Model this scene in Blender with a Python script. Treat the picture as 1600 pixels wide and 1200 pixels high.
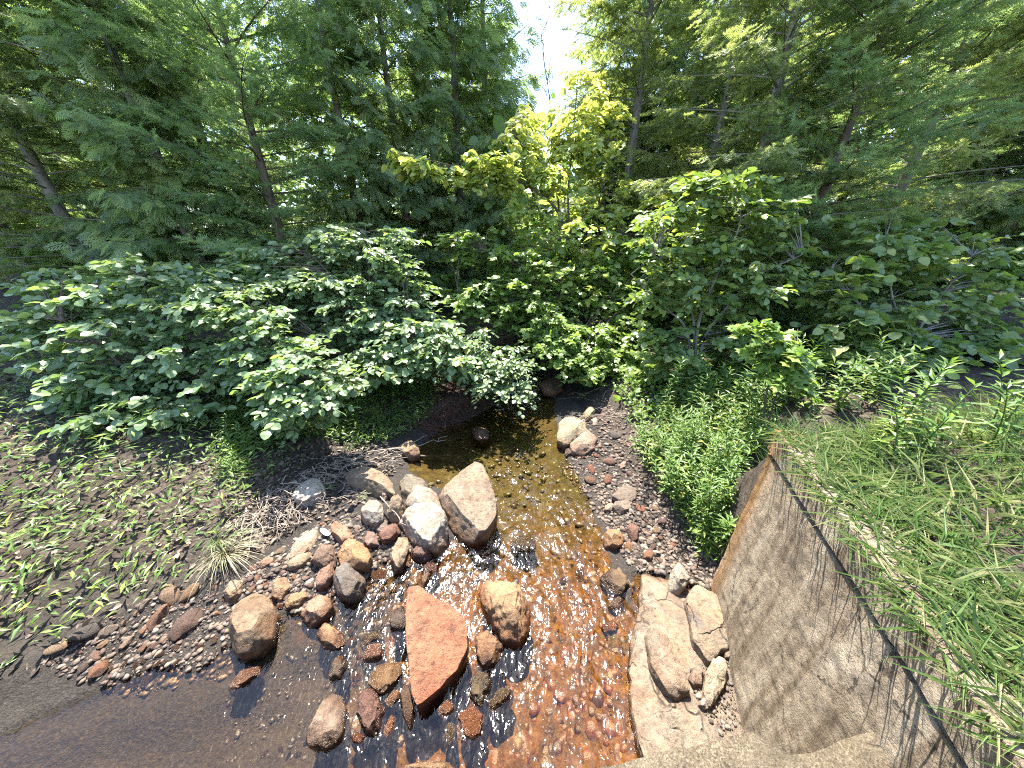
import bpy, math, random
import numpy as np
from math import radians as R

SC = bpy.context.scene
COL = SC.collection
for _o in list(bpy.data.objects):
    bpy.data.objects.remove(_o)
RS = np.random.RandomState(7)
random.seed(7)

# ------------------------------------------------------------------ camera, sky, sun, exposure
CAMZ, PITCH, F = 2.4, R(25.0), 480.0
cam = bpy.data.cameras.new('camera'); camo = bpy.data.objects.new('camera', cam); COL.objects.link(camo)
camo.location = (0, 0, CAMZ); camo.rotation_euler = (R(90) - PITCH, 0, 0)
cam.sensor_fit = 'HORIZONTAL'; cam.sensor_width = 36.0; cam.lens = 36.0 * F / 1600.0
cam.clip_start = 0.02; cam.clip_end = 600.0
SC.camera = camo

SUN_EL, SUN_AZ = R(62.0), R(-13.0)          # azimuth from +Y, negative to the left
wd = bpy.data.worlds.new("World"); SC.world = wd; wd.use_nodes = True
wn = wd.node_tree; wn.nodes.clear()
wo = wn.nodes.new('ShaderNodeOutputWorld'); wb = wn.nodes.new('ShaderNodeBackground')
sky = wn.nodes.new('ShaderNodeTexSky'); sky.sky_type = 'NISHITA'; sky.sun_disc = False
sky.sun_elevation = SUN_EL; sky.sun_rotation = SUN_AZ
sky.air_density = 1.0; sky.dust_density = 0.7; sky.ozone_density = 1.0
wb.inputs['Strength'].default_value = 0.15
wn.links.new(sky.outputs[0], wb.inputs[0]); wn.links.new(wb.outputs[0], wo.inputs[0])
sl = bpy.data.lights.new('sun', 'SUN'); so = bpy.data.objects.new('sun', sl); COL.objects.link(so)
sl.energy = 5.0; sl.angle = R(0.5); sl.color = (1.0, 0.95, 0.86)
so.rotation_euler = (R(90) - SUN_EL, 0, math.pi - SUN_AZ); so.location = (-3, 12, 25)
SC.view_settings.view_transform = 'Standard'; SC.view_settings.look = 'None'
SC.view_settings.exposure = 2.35; SC.view_settings.gamma = 1.0
SC.render.engine = 'CYCLES'
SC.cycles.filter_width = 1.1; SC.cycles.use_denoising = False
SC.cycles.max_bounces = 8; SC.cycles.diffuse_bounces = 5; SC.cycles.glossy_bounces = 3
SC.cycles.transmission_bounces = 4; SC.cycles.transparent_max_bounces = 12
SC.cycles.caustics_reflective = False; SC.cycles.caustics_refractive = False
SC.cycles.sample_clamp_indirect = 6.0

# ------------------------------------------------------------------ numpy helpers
CP, SP = math.cos(PITCH), math.sin(PITCH)
CAM = np.array([0, 0, CAMZ])
def ray(px, py):
    u = (np.asarray(px, float) - 800.0) / F; v = (600.0 - np.asarray(py, float)) / F
    return np.stack([u, v * SP + CP, v * CP - SP], -1)
def pt(px, py, t):                       # world point seen at pixel, at depth t
    return CAM + ray(px, py) * np.asarray(t, float)[..., None]
def atz(px, py, z):
    d = ray(px, py); return CAM + d * ((z - CAMZ) / d[..., 2])[..., None]

def hsh(i, j, k=0, s=0):
    n = (i * 374761393 + j * 668265263 + k * 2147483647 + s * 1274126177) & 0xffffffff
    n = ((n ^ (n >> 13)) * 1274126177) & 0xffffffff
    return ((n ^ (n >> 16)) & 0xffff) / 65535.0
def noise3(x, y, z, s=0):
    x, y, z = np.broadcast_arrays(np.asarray(x, float), np.asarray(y, float), np.asarray(z, float))
    i, j, k = [np.floor(a).astype(np.int64) for a in (x, y, z)]
    f, g, h = x - i, y - j, z - k
    f, g, h = [a * a * (3 - 2 * a) for a in (f, g, h)]
    def c(di, dj, dk): return hsh(i + di, j + dj, k + dk, s)
    def l(a, b, t): return a + (b - a) * t
    return l(l(l(c(0,0,0), c(1,0,0), f), l(c(0,1,0), c(1,1,0), f), g),
             l(l(c(0,0,1), c(1,0,1), f), l(c(0,1,1), c(1,1,1), f), g), h) * 2 - 1
def fbm(x, y, z, o=4, s=0):
    r, a = 0, 0.5
    for q in range(o):
        r = r + a * noise3(x, y, z, s + q); x, y, z = x * 2.03 + 7.1, y * 2.03 + 3.3, z * 2.03 + 1.7; a *= 0.5
    return r
def ss(a, b, x):
    t = np.clip((np.asarray(x, float) - a) / (b - a), 0, 1); return t * t * (3 - 2 * t)
def unit(v):
    v = np.asarray(v, float); return v / np.maximum(np.linalg.norm(v, axis=-1, keepdims=True), 1e-9)
def in_poly(x, y, P):
    x = np.asarray(x, float); y = np.asarray(y, float); c = np.zeros(x.shape, bool); n = len(P)
    for a in range(n):
        x1, y1 = P[a]; x2, y2 = P[(a + 1) % n]
        if y1 == y2: continue
        c ^= ((y1 > y) != (y2 > y)) & (x < (x2 - x1) * (y - y1) / (y2 - y1) + x1)
    return c
def poly_dist(x, y, P):
    x = np.asarray(x, float); y = np.asarray(y, float); d = np.full(x.shape, 1e9); n = len(P)
    for a in range(n):
        x1, y1 = P[a]; x2, y2 = P[(a + 1) % n]; dx, dy = x2 - x1, y2 - y1
        t = np.clip(((x - x1) * dx + (y - y1) * dy) / (dx * dx + dy * dy + 1e-12), 0, 1)
        d = np.minimum(d, np.hypot(x - x1 - t * dx, y - y1 - t * dy))
    return np.where(in_poly(x, y, P), -d, d)
def sample_poly(P, n):
    P = np.array(P, float); lo, hi = P.min(0), P.max(0); out = []
    while len(out) < n:
        q = lo + RS.rand(n * 4, 2) * (hi - lo)
        out += list(q[in_poly(q[:, 0], q[:, 1], P)])
    return np.array(out[:n])

class MB:
    """collects pieces of one mesh"""
    def __init__(s): s.V = []; s.L = []; s.N = []; s.Rn = []; s.M = []; s.nv = 0
    def add(s, V, L, N, rnd=None, mat=0):
        V = np.asarray(V, float).reshape(-1, 3); L = np.asarray(L, np.int64); N = np.asarray(N, np.int64)
        s.V.append(V); s.L.append(L + s.nv); s.N.append(N); s.nv += len(V)
        s.Rn.append(np.zeros(len(N)) if rnd is None else np.broadcast_to(np.asarray(rnd, float), (len(N),)))
        s.M.append(np.full(len(N), mat, np.int32))
    def faces(s, V, faces, rnd=None, mat=0):
        s.add(V, [i for f in faces for i in f], [len(f) for f in faces], rnd, mat)
    def inst(s, T, M, pos, rnd=None, mat=0):
        tv, tf = T; k = len(pos)
        if k == 0: return
        V = np.einsum('nij,vj->nvi', M, tv) + np.asarray(pos)[:, None, :]
        fl = np.array([i for f in tf for i in f]); fn = np.array([len(f) for f in tf])
        L = (fl[None, :] + (np.arange(k) * len(tv))[:, None]).ravel(); N = np.tile(fn, k)
        r = RS.rand(k) if rnd is None else np.asarray(rnd)
        s.add(V.reshape(-1, 3), L, N, np.repeat(r, len(tf)), mat)
    def tube(s, P, rad, sides=6, mat=0, rnd=None):
        P = np.asarray(P, float); m = len(P); rad = np.broadcast_to(np.asarray(rad, float), (m,))
        T = unit(np.gradient(P, axis=0)); ref = np.where(np.abs(T[:, 2:3]) > 0.9, [[1., 0, 0]], [[0, 0, 1.]])
        A = unit(np.cross(T, ref)); B = np.cross(T, A); a = np.arange(sides) * 2 * math.pi / sides
        V = P[:, None] + rad[:, None, None] * (np.cos(a)[None, :, None] * A[:, None] + np.sin(a)[None, :, None] * B[:, None])
        i = np.arange(m - 1)[:, None] * sides; j = np.arange(sides)[None]; j2 = (j + 1) % sides
        L = np.stack([i + j, i + j2, i + sides + j2, i + sides + j], -1).reshape(-1)
        s.add(V.reshape(-1, 3), L, np.full((m - 1) * sides, 4), rnd, mat)
    def mesh(s, name, mats, smooth=False):
        me = bpy.data.meshes.new(name)
        V = np.concatenate(s.V); L = np.concatenate(s.L); N = np.concatenate(s.N); Rn = np.concatenate(s.Rn); Mi = np.concatenate(s.M)
        me.vertices.add(len(V)); me.vertices.foreach_set('co', V.astype(np.float32).ravel())
        me.loops.add(len(L)); me.loops.foreach_set('vertex_index', L.astype(np.int32))
        me.polygons.add(len(N)); st = np.concatenate([[0], np.cumsum(N)[:-1]])
        me.polygons.foreach_set('loop_start', st.astype(np.int32)); me.polygons.foreach_set('loop_total', N.astype(np.int32))
        for m in mats: me.materials.append(m)
        me.polygons.foreach_set('material_index', Mi)
        me.polygons.foreach_set('use_smooth', np.full(len(N), smooth))
        at = me.attributes.new('rnd', 'FLOAT', 'FACE'); at.data.foreach_set('value', Rn.astype(np.float32))
        me.update(); me.validate(); return me
    def build(s, name, mats, parent=None, smooth=False):
        if not isinstance(mats, (list, tuple)): mats = [mats]
        o = bpy.data.objects.new(name, s.mesh(name, mats, smooth)); COL.objects.link(o)
        if parent is not None: o.parent = parent
        return o
def tag(o, label=None, cat=None, group=None, kind=None):
    if label: o['label'] = label
    if cat: o['category'] = cat
    if group: o['group'] = group
    if kind: o['kind'] = kind
    return o
def empty(name, loc=(0, 0, 0), label=None, cat=None, group=None):
    o = bpy.data.objects.new(name, None); COL.objects.link(o); o.location = loc; o.empty_display_size = 0.1
    return tag(o, label, cat, group)
def copy_tree(o, parent=None):
    c = o.copy(); COL.objects.link(c)
    if parent is not None: c.parent = parent
    for ch in o.children: copy_tree(ch, c)
    return c
def frames(d, n, size):
    d = unit(d); sd = unit(np.cross(d, n)); n2 = np.cross(sd, d)
    return np.stack([sd, d, n2], -1) * np.broadcast_to(np.asarray(size, float), (len(d),))[:, None, None]

# ------------------------------------------------------------------ materials
def mat(name):
    m = bpy.data.materials.new(name); m.use_nodes = True; m.node_tree.nodes.clear(); return m, m.node_tree
class NT:
    def __init__(s, nt): s.nt = nt
    def n(s, t, **k):
        x = s.nt.nodes.new(t)
        for a, b in k.items(): setattr(x, a, b)
        return x
    def l(s, a, b): s.nt.links.new(a, b)
    def val(s, x, inp):
        if isinstance(x, (int, float)): inp.default_value = x
        elif isinstance(x, tuple): inp.default_value = (*x, 1)[:4] if len(inp.default_value) == 4 else x
        else: s.l(x, inp)
    def noise(s, vec, scale, detail=5, rough=0.55, dist=0.0):
        x = s.n('ShaderNodeTexNoise'); x.inputs['Scale'].default_value = scale; x.inputs['Detail'].default_value = detail
        x.inputs['Roughness'].default_value = rough; x.inputs['Distortion'].default_value = dist
        if vec is not None: s.l(vec, x.inputs['Vector'])
        return x.outputs['Fac']
    def voro(s, vec, scale, feature='F1', out='Distance'):
        x = s.n('ShaderNodeTexVoronoi', feature=feature); x.inputs['Scale'].default_value = scale
        if vec is not None: s.l(vec, x.inputs['Vector'])
        return x.outputs[out]
    def ramp(s, fac, stops):
        x = s.n('ShaderNodeValToRGB'); e = x.color_ramp.elements
        while len(e) < len(stops): e.new(0.5)
        for q, (p, c) in zip(e, stops): q.position = p; q.color = (*c, 1) if isinstance(c, tuple) else (c, c, c, 1)
        s.l(fac, x.inputs[0]); return x.outputs[0]
    def mix(s, fac, a, b, mode='MIX'):
        x = s.n('ShaderNodeMix', data_type='RGBA', blend_type=mode)
        s.val(fac, x.inputs[0]); s.val(a, x.inputs[6]); s.val(b, x.inputs[7]); return x.outputs[2]
    def math(s, op, a, b=0.0, clamp=False):
        x = s.n('ShaderNodeMath', operation=op, use_clamp=clamp); s.val(a, x.inputs[0]); s.val(b, x.inputs[1]); return x.outputs[0]
    def remap(s, v, a, b, c=0.0, d=1.0):
        x = s.n('ShaderNodeMapRange'); s.l(v, x.inputs[0])
        for q, w in zip((1, 2, 3, 4), (a, b, c, d)): x.inputs[q].default_value = w
        return x.outputs[0]
    def pos(s): return s.n('ShaderNodeNewGeometry').outputs['Position']
    def z(s):
        x = s.n('ShaderNodeSeparateXYZ'); s.l(s.pos(), x.inputs[0]); return x.outputs
    def bump(s, h, strength, dist=0.02, normal=None):
        x = s.n('ShaderNodeBump'); x.inputs['Strength'].default_value = strength; x.inputs['Distance'].default_value = dist
        s.l(h, x.inputs['Height'])
        if normal is not None: s.l(normal, x.inputs['Normal'])
        return x.outputs[0]
    def pbsdf(s, col, rough=0.8, spec=0.5, normal=None):
        b = s.n('ShaderNodeBsdfPrincipled'); s.val(col, b.inputs['Base Color']); s.val(rough, b.inputs['Roughness'])
        s.val(spec, b.inputs['Specular IOR Level'])
        if normal is not None: s.l(normal, b.inputs['Normal'])
        return b.outputs[0]
    def out(s, sh):
        o = s.n('ShaderNodeOutputMaterial'); s.l(sh, o.inputs[0])
    def attr(s, name, typ='GEOMETRY', o='Fac'):
        x = s.n('ShaderNodeAttribute', attribute_name=name, attribute_type=typ); return x.outputs[o]

def leaf_mat(name, stops, trans_col, tf=0.35, rough=0.42, spec=0.5):
    m, nt = mat(name); N = NT(nt); r = N.attr('rnd')
    c = N.ramp(r, stops)
    p = N.pbsdf(c, rough, spec)
    t = N.n('ShaderNodeBsdfTranslucent'); tc = N.mix(r, trans_col[0], trans_col[1]); N.l(tc, t.inputs[0])
    x = N.n('ShaderNodeMixShader'); x.inputs[0].default_value = tf
    N.l(p, x.inputs[1]); N.l(t.outputs[0], x.inputs[2]); N.out(x.outputs[0]); return m
def bark_mat(name, a, b, scale=14):
    m, nt = mat(name); N = NT(nt); p = N.pos()
    mp = N.n('ShaderNodeMapping'); mp.inputs['Scale'].default_value = (1, 1, 0.25); N.l(p, mp.inputs[0])
    f = N.noise(mp.outputs[0], scale, 6, 0.65)
    c = N.ramp(f, [(0.3, a), (0.7, b)]); N.out(N.pbsdf(c, 0.9, 0.2, N.bump(f, 0.7, 0.02))); return m

M_spruce = leaf_mat('spruce_needles', [(0, (.075, .120, .060)), (.6, (.16, .235, .105)), (1, (.32, .40, .16))], ((.22, .34, .10), (.42, .56, .15)), .48, .45)
M_cedar = leaf_mat('cedar_sprays', [(0, (.095, .140, .075)), (.6, (.20, .265, .125)), (1, (.38, .44, .20))], ((.25, .36, .10), (.46, .60, .17)), .50, .45)
M_hemlock = leaf_mat('hemlock_needles', [(0, (.090, .115, .050)), (.6, (.19, .225, .085)), (1, (.37, .39, .15))], ((.25, .33, .08), (.48, .56, .14)), .50, .45)
M_far = leaf_mat('far_leaves', [(0, (0.072, 0.132, 0.048)), (.6, (0.144, 0.228, 0.072)), (1, (0.264, 0.360, 0.108))], ((0.180, 0.312, 0.060), (0.360, 0.504, 0.108)), .45, .5)
M_alder = leaf_mat('alder_leaves', [(0, (.095, .150, .065)), (.6, (.165, .235, .105)), (.93, (.26, .33, .15)), (1, (.44, .42, .10))], ((.17, .29, .06), (.36, .48, .10)), .36, .36, .6)
M_redmaple = leaf_mat('maple_leaves', [(0, (.090, .150, .032)), (.6, (.160, .240, .055)), (1, (.28, .34, .09))], ((.19, .33, .03), (.38, .50, .07)), .42, .42)
M_yellow = leaf_mat('yellow_leaves', [(0, (.10, .18, .045)), (.45, (.20, .28, .075)), (.8, (.36, .40, .12)), (.97, (.46, .46, .15)), (1, (.40, .19, .08))], ((.24, .42, .05), (.68, .68, .12)), .48, .36, .6)
M_vib = leaf_mat('viburnum_leaves', [(0, (0.083, 0.144, 0.042)), (.6, (0.144, 0.206, 0.061)), (1, (0.275, 0.300, 0.084))], ((0.158, 0.264, 0.036), (0.343, 0.456, 0.054)), 0.36, .36, .6)
M_herb = leaf_mat('herb_leaves', [(0, (0.060, 0.121, 0.022)), (.6, (0.110, 0.188, 0.037)), (.94, (0.199, 0.258, 0.059)), (1, (0.349, 0.303, 0.059))], ((0.133, 0.255, 0.021), (0.266, 0.374, 0.049)), .35, .45)
M_under = leaf_mat('understory_leaves', [(0, (0.066, 0.143, 0.030)), (.6, (0.132, 0.225, 0.048)), (1, (0.264, 0.345, 0.072))], ((0.154, 0.308, 0.034), (0.308, 0.476, 0.056)), 0.42, .45)
M_grass = leaf_mat('grass_blades', [(0, (.06, .12, .03)), (.65, (.12, .18, .055)), (1, (.32, .29, .15))], ((.16, .28, .05), (.32, .36, .12)), .3, .5)
M_straw = leaf_mat('straw_blades', [(0, (.10, .11, .04)), (.4, (.20, .18, .10)), (1, (.34, .30, .19))], ((.16, .18, .06), (.32, .30, .16)), .25, .6)
M_litter = leaf_mat('dry_leaves', [(0, (.04, .028, .020)), (.5, (.09, .063, .045)), (1, (.20, .155, .115))], ((.1, .06, .03), (.2, .13, .07)), .1, .6, .3)
M_moss = leaf_mat('moss_tufts', [(0, (.05, .06, .015)), (.6, (.12, .12, .03)), (1, (.22, .20, .06))], ((.1, .12, .02), (.2, .22, .04)), .15, .7, .3)
M_bark = bark_mat('dark_bark', (.045, .034, .026), (.15, .115, .09))
M_greybark = bark_mat('grey_bark', (.09, .08, .07), (.26, .24, .21))
M_twig = bark_mat('pale_twig', (.16, .125, .095), (.40, .33, .26), 40)
M_root = bark_mat('red_root', (.045, .018, .010), (.16, .075, .045), 40)

def rock_mat(cracks=False):
    m, nt = mat('cracked_bedrock' if cracks else 'river_rock'); N = NT(nt)
    tc = N.n('ShaderNodeTexCoord').outputs['Object']
    oi = N.n('ShaderNodeObjectInfo'); base = N.mix(1.0, oi.outputs['Color'], (.52, .49, .46), 'MULTIPLY'); rn = oi.outputs['Random']
    sh = N.n('ShaderNodeVectorMath', operation='ADD'); N.l(tc, sh.inputs[0])
    cx = N.n('ShaderNodeCombineXYZ'); N.l(N.math('MULTIPLY', rn, 37.0), cx.inputs[0]); N.l(cx.outputs[0], sh.inputs[1])
    v = sh.outputs[0]
    n1 = N.noise(v, 6, 6, .62, .8); n2 = N.noise(v, 30, 6, .75, .3); n3 = N.noise(v, 210, 3, .7); n4 = N.noise(v, 3.5, 5, .6, 1.0)
    geo = N.n('ShaderNodeNewGeometry'); edge = N.remap(geo.outputs['Pointiness'], .50, .56, 0, .35)
    c = N.mix(N.remap(n1, .40, .64, 0, .8), base, N.mix(1.0, base, (.55, .46, .40), 'MULTIPLY'))
    c = N.mix(N.remap(n4, .50, .62, 0, .35), c, N.mix(1.0, c, (1.15, .78, .50), 'MULTIPLY'))
    c = N.mix(N.remap(n2, .50, .64, 0, .65), c, N.mix(1.0, c, (1.6, 1.5, 1.38), 'MULTIPLY'))
    c = N.mix(N.remap(n2, .47, .35, 0, .8), c, N.mix(1.0, c, (.30, .26, .24), 'MULTIPLY'))
    c = N.mix(N.remap(n3, .56, .70, 0, .40), c, N.mix(1.0, c, (.35, .33, .32), 'MULTIPLY'))
    c = N.mix(N.remap(n3, .43, .30, 0, .28), c, (.60, .55, .48))
    c = N.mix(edge, c, N.mix(1.0, c, (1.6, 1.55, 1.5), 'MULTIPLY'))
    crk = None
    if cracks:
        dv = N.n('ShaderNodeVectorMath', operation='ADD'); N.l(v, dv.inputs[0]); nc = N.n('ShaderNodeTexNoise'); nc.inputs['Scale'].default_value = 9; N.l(v, nc.inputs[0])
        sc = N.n('ShaderNodeVectorMath', operation='SCALE'); N.l(nc.outputs['Color'], sc.inputs[0]); sc.inputs['Scale'].default_value = .16; N.l(sc.outputs[0], dv.inputs[1])
        e = N.voro(dv.outputs[0], 3.6, 'DISTANCE_TO_EDGE'); crk = N.math('MULTIPLY', N.remap(e, .035, .0, 0, 1), N.remap(n4, .40, .55, 0, 1)); c = N.mix(N.math('MULTIPLY', crk, .8), c, (.035, .027, .020))
        c = N.mix(N.remap(n1, .52, .66, 0, .6), c, (.11, .10, .09))
    z = N.z()[2]; zz = N.math('ADD', z, N.math('MULTIPLY', n1, -.06))
    wet = N.remap(zz, .040, .004, 0, 1)
    rust = N.remap(zz, .13, .03, 0, .45)
    c = N.mix(rust, c, N.mix(1.0, c, (1.0, .55, .25), 'MULTIPLY'))
    c = N.mix(wet, c, N.mix(1.0, c, (.40, .34, .28), 'MULTIPLY'))
    rough = N.remap(wet, 0, 1, .82, .22)
    h = N.math('ADD', N.math('MULTIPLY', n2, 1.0), N.math('MULTIPLY', n3, .35))
    h = N.math('ADD', h, N.math('MULTIPLY', N.noise(v, 14, 5, .65), 1.6))
    if crk is not None: h = N.math('SUBTRACT', h, N.math('MULTIPLY', crk, 1.6))
    N.out(N.pbsdf(c, rough, .45, N.bump(h, .75, .025))); return m
M_rock = rock_mat(); M_ledge = rock_mat(True)

def bed_tint(N, c):
    """patches of dark silt, rust and olive algae over the stream bed"""
    p = N.pos(); x, y, z = N.z()
    t = N.ramp(N.noise(p, 2.6, 5, .65, .8), [(.28, (.42, .36, .31)), (.42, (.75, .64, .54)), (.52, (1.15, .85, .55)), (.62, (.80, .74, .52)), (.74, (.45, .41, .27))])
    c = N.mix(.85, c, t, 'MULTIPLY'); c = N.mix(1.0, c, (.82, .80, .68), 'MULTIPLY')
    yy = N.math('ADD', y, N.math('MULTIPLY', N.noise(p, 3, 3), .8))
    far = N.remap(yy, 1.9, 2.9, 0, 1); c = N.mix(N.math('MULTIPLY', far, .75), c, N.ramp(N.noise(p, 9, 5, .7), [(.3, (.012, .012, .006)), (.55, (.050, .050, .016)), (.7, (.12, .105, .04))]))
    pool = N.math('MULTIPLY', N.remap(N.math('ADD', x, N.math('MULTIPLY', N.noise(p, 4, 3), .5)), -.48, -.80, 0, 1), N.remap(yy, 1.9, 1.6, 0, 1))
    silt = N.ramp(N.noise(p, 55, 5, .8), [(.35, (.016, .012, .009)), (.55, (.040, .031, .022)), (.75, (.11, .085, .06))])
    return N.mix(pool, c, N.mix(.93, c, silt))
def pebble_mat(name, stops, wetness=False, bed=False):
    m, nt = mat(name); N = NT(nt); r = N.attr('rnd'); p = N.pos()
    c = N.mix(1.0, N.ramp(r, stops), (.46, .43, .40), 'MULTIPLY')
    n2 = N.noise(p, 60, 5, .7)
    c = N.mix(N.remap(n2, .5, .34, 0, .7), c, N.mix(1.0, c, (.35, .3, .26), 'MULTIPLY'))
    c = N.mix(N.remap(n2, .55, .70, 0, .5), c, N.mix(1.0, c, (1.7, 1.55, 1.35), 'MULTIPLY'))
    wet = N.remap(N.z()[2], .03, .0, 0, 1)
    c = N.mix(wet, c, N.mix(1.0, c, (.72, .60, .48), 'MULTIPLY'))
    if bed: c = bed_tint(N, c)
    N.out(N.pbsdf(c, N.remap(wet, 0, 1, .8, .3), .4, N.bump(n2, .5, .01))); return m
M_bedpeb = pebble_mat('bed_pebbles', [(0, (.10, .045, .018)), (.16, (.33, .13, .035)), (.34, (.42, .23, .07)), (.5, (.24, .17, .06)), (.62, (.16, .085, .055)), (.74, (.40, .31, .17)), (.86, (.30, .10, .04)), (1, (.50, .42, .30))], bed=True)
M_gravel = pebble_mat('bank_gravel', [(0, (.08, .07, .065)), (.2, (.22, .17, .14)), (.4, (.32, .25, .19)), (.55, (.14, .085, .075)), (.7, (.40, .32, .25)), (.85, (.20, .18, .17)), (1, (.52, .46, .38))])

def ground_mat():
    m, nt = mat('ground_soil'); N = NT(nt); p = N.pos()
    n1 = N.noise(p, 1.6, 6, .6); n2 = N.noise(p, 16, 6, .7); n3 = N.noise(p, 80, 4, .7)
    c = N.ramp(n2, [(.25, (0.0150, 0.0120, 0.0090)), (.5, (0.0413, 0.0307, 0.0225)), (.75, (0.0975, 0.0750, 0.0562))])
    litter = N.voro(p, 42, 'F1', 'Color'); lum = N.n('ShaderNodeSeparateColor'); N.l(litter, lum.inputs[0])
    lc = N.ramp(lum.outputs[0], [(0, (0.0225, 0.0165, 0.0120)), (.5, (0.0638, 0.0465, 0.0345)), (1, (0.1350, 0.1050, 0.0788))])
    c = N.mix(N.remap(n1, .42, .6, 0, .7), c, lc)
    z = N.z()[2]
    c = N.mix(N.remap(N.math('ADD', z, N.math('MULTIPLY', n1, .12)), .26, .16, 0, .85), c, N.ramp(n3, [(.35, (.016, .014, .012)), (.6, (.042, .036, .031)), (.75, (.10, .088, .075))]))
    bed = N.ramp(N.noise(p, 22, 6, .7), [(.3, (.030, .017, .008)), (.5, (.13, .068, .022)), (.7, (.24, .145, .055))])
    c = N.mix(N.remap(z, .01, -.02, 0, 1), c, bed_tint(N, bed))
    N.out(N.pbsdf(c, .9, .25, N.bump(N.math('ADD', n2, N.math('MULTIPLY', n3, .5)), .9, .03))); return m
M_ground = ground_mat()

def water_mat():
    m, nt = mat('stream_water'); N = NT(nt); p = N.pos()
    mp = N.n('ShaderNodeMapping'); mp.inputs['Scale'].default_value = (1, .55, 1); N.l(p, mp.inputs[0])
    h = N.noise(mp.outputs[0], 38, 1.5, .5, .8)
    nb = N.bump(h, .45, .010)
    fr = N.n('ShaderNodeFresnel'); fr.inputs['IOR'].default_value = 1.45; N.l(nb, fr.inputs['Normal'])
    t = N.n('ShaderNodeBsdfTransparent'); t.inputs[0].default_value = (.89, .82, .67, 1)
    g = N.n('ShaderNodeBsdfGlossy'); g.inputs['Roughness'].default_value = .06; N.l(nb, g.inputs['Normal'])
    x = N.n('ShaderNodeMixShader'); N.l(fr.outputs[0], x.inputs[0]); N.l(t.outputs[0], x.inputs[1]); N.l(g.outputs[0], x.inputs[2])
    N.out(x.outputs[0]); return m
M_water = water_mat()

def concrete_mat(deck=False):
    m, nt = mat('gravelly_concrete' if deck else 'old_concrete'); N = NT(nt); p = N.pos()
    n1 = N.noise(p, 3.2, 6, .6); n2 = N.noise(p, 30, 6, .7); n3 = N.noise(p, 150, 3, .7)
    c = N.ramp(n1, [(.3, (0.1776, 0.1369, 0.0925)), (.55, (0.2516, 0.1998, 0.1406)), (.75, (0.3034, 0.2516, 0.1887))])
    c = N.mix(N.remap(n2, .48, .36, 0, .75), c, (.075, .058, .042)); c = N.mix(N.remap(N.noise(p, 9, 5, .7), .52, .66, 0, .5), c, (.13, .095, .062))
    c = N.mix(N.remap(n3, .58, .70, 0, .55), c, (.13, .11, .09)); c = N.mix(N.remap(n3, .42, .30, 0, .5), c, (.40, .36, .30))
    xyz = N.z()
    # rust and moss streaks at the free end of the wall and along its foot (marks with a place of their own)
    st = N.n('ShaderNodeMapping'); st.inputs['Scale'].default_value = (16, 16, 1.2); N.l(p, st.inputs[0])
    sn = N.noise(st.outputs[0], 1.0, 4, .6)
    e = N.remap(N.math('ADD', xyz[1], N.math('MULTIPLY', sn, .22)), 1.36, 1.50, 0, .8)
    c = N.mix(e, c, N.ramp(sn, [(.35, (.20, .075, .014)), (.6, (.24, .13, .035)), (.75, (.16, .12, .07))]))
    c = N.mix(N.remap(sn, .48, .64, 0, .65), c, N.mix(1.0, c, (.36, .30, .24), 'MULTIPLY')); c = N.mix(N.remap(sn, .44, .34, 0, .35), c, (.42, .36, .27))  # upright dark stains that also paint the wall's shadow streaks into the colour
    f = N.remap(N.math('ADD', xyz[2], N.math('MULTIPLY', n1, -.3)), .0, -.08, 0, .8)
    c = N.mix(f, c, (.30, .11, .025))
    ck = N.voro(N.n('ShaderNodeTexCoord').outputs['Object'], 2.3, 'DISTANCE_TO_EDGE'); nn = N.math('ADD', ck, N.math('MULTIPLY', N.math('SUBTRACT', n2, .5), .12))
    cr = N.math('MULTIPLY', N.remap(nn, .008, .0, 0, .8), N.remap(n1, .5, .6, 0, 1)); c = N.mix(cr, c, (.05, .04, .03))
    if deck:
        vr = N.voro(p, 260, 'F1', 'Color'); vs = N.n('ShaderNodeSeparateColor'); N.l(vr, vs.inputs[0])
        c = N.mix(.6, c, N.ramp(vs.outputs[0], [(0, (.07, .06, .05)), (.35, (.19, .16, .12)), (.7, (.26, .23, .18)), (1, (.42, .39, .33))]))
        c = N.mix(N.remap(n1, .50, .66, 0, .7), c, (.10, .085, .065)); c = N.mix(1.0, c, (.55, .51, .44), 'MULTIPLY')
    h = N.math('ADD', N.math('MULTIPLY', n2, 1.2), N.math('MULTIPLY', n3, .6)); h = N.math('SUBTRACT', h, N.math('MULTIPLY', cr, 1.0))
    N.out(N.pbsdf(c, .9, .25, N.bump(h, .9, .02))); return m
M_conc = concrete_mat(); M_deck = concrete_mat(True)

# ------------------------------------------------------------------ terrain
LEFT_PX = [(330, 1040), (352, 1012), (400, 1005), (432, 965), (470, 960), (520, 935), (570, 905), (600, 880), (655, 862), (700, 850), (720, 828), (700, 800), (690, 765), (640, 738), (632, 712), (655, 700), (690, 668), (735, 655), (775, 632), (790, 590), (800, 548), (806, 532)]
RIGHT_PX = [(828, 532), (835, 560), (850, 590), (866, 620), (868, 660), (880, 700), (905, 750), (930, 810), (950, 860), (968, 905), (985, 950), (980, 1000), (972, 1060), (985, 1120), (1010, 1180)]
Lw = atz(*np.array(LEFT_PX, float).T, 0.0)[:, :2]; Rw = atz(*np.array(RIGHT_PX, float).T, 0.0)[:, :2]
far = [(0.2, 11.0), (-0.6, 16.0), (-0.8, 30.0), (0.2, 30.0), (0.2, 16.0), (0.7, 11.0)]
WATER = [(-3.4, -1.5), (-3.2, 0.4), (-2.3, 0.95)] + [tuple(q) for q in Lw] + far + [tuple(q) for q in Rw] + [(0.42, 0.3), (0.5, -1.5)]
WDIR = np.array([.342, .940]); WORG = np.array([1.19, .70])       # wing wall, foot of its face
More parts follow.
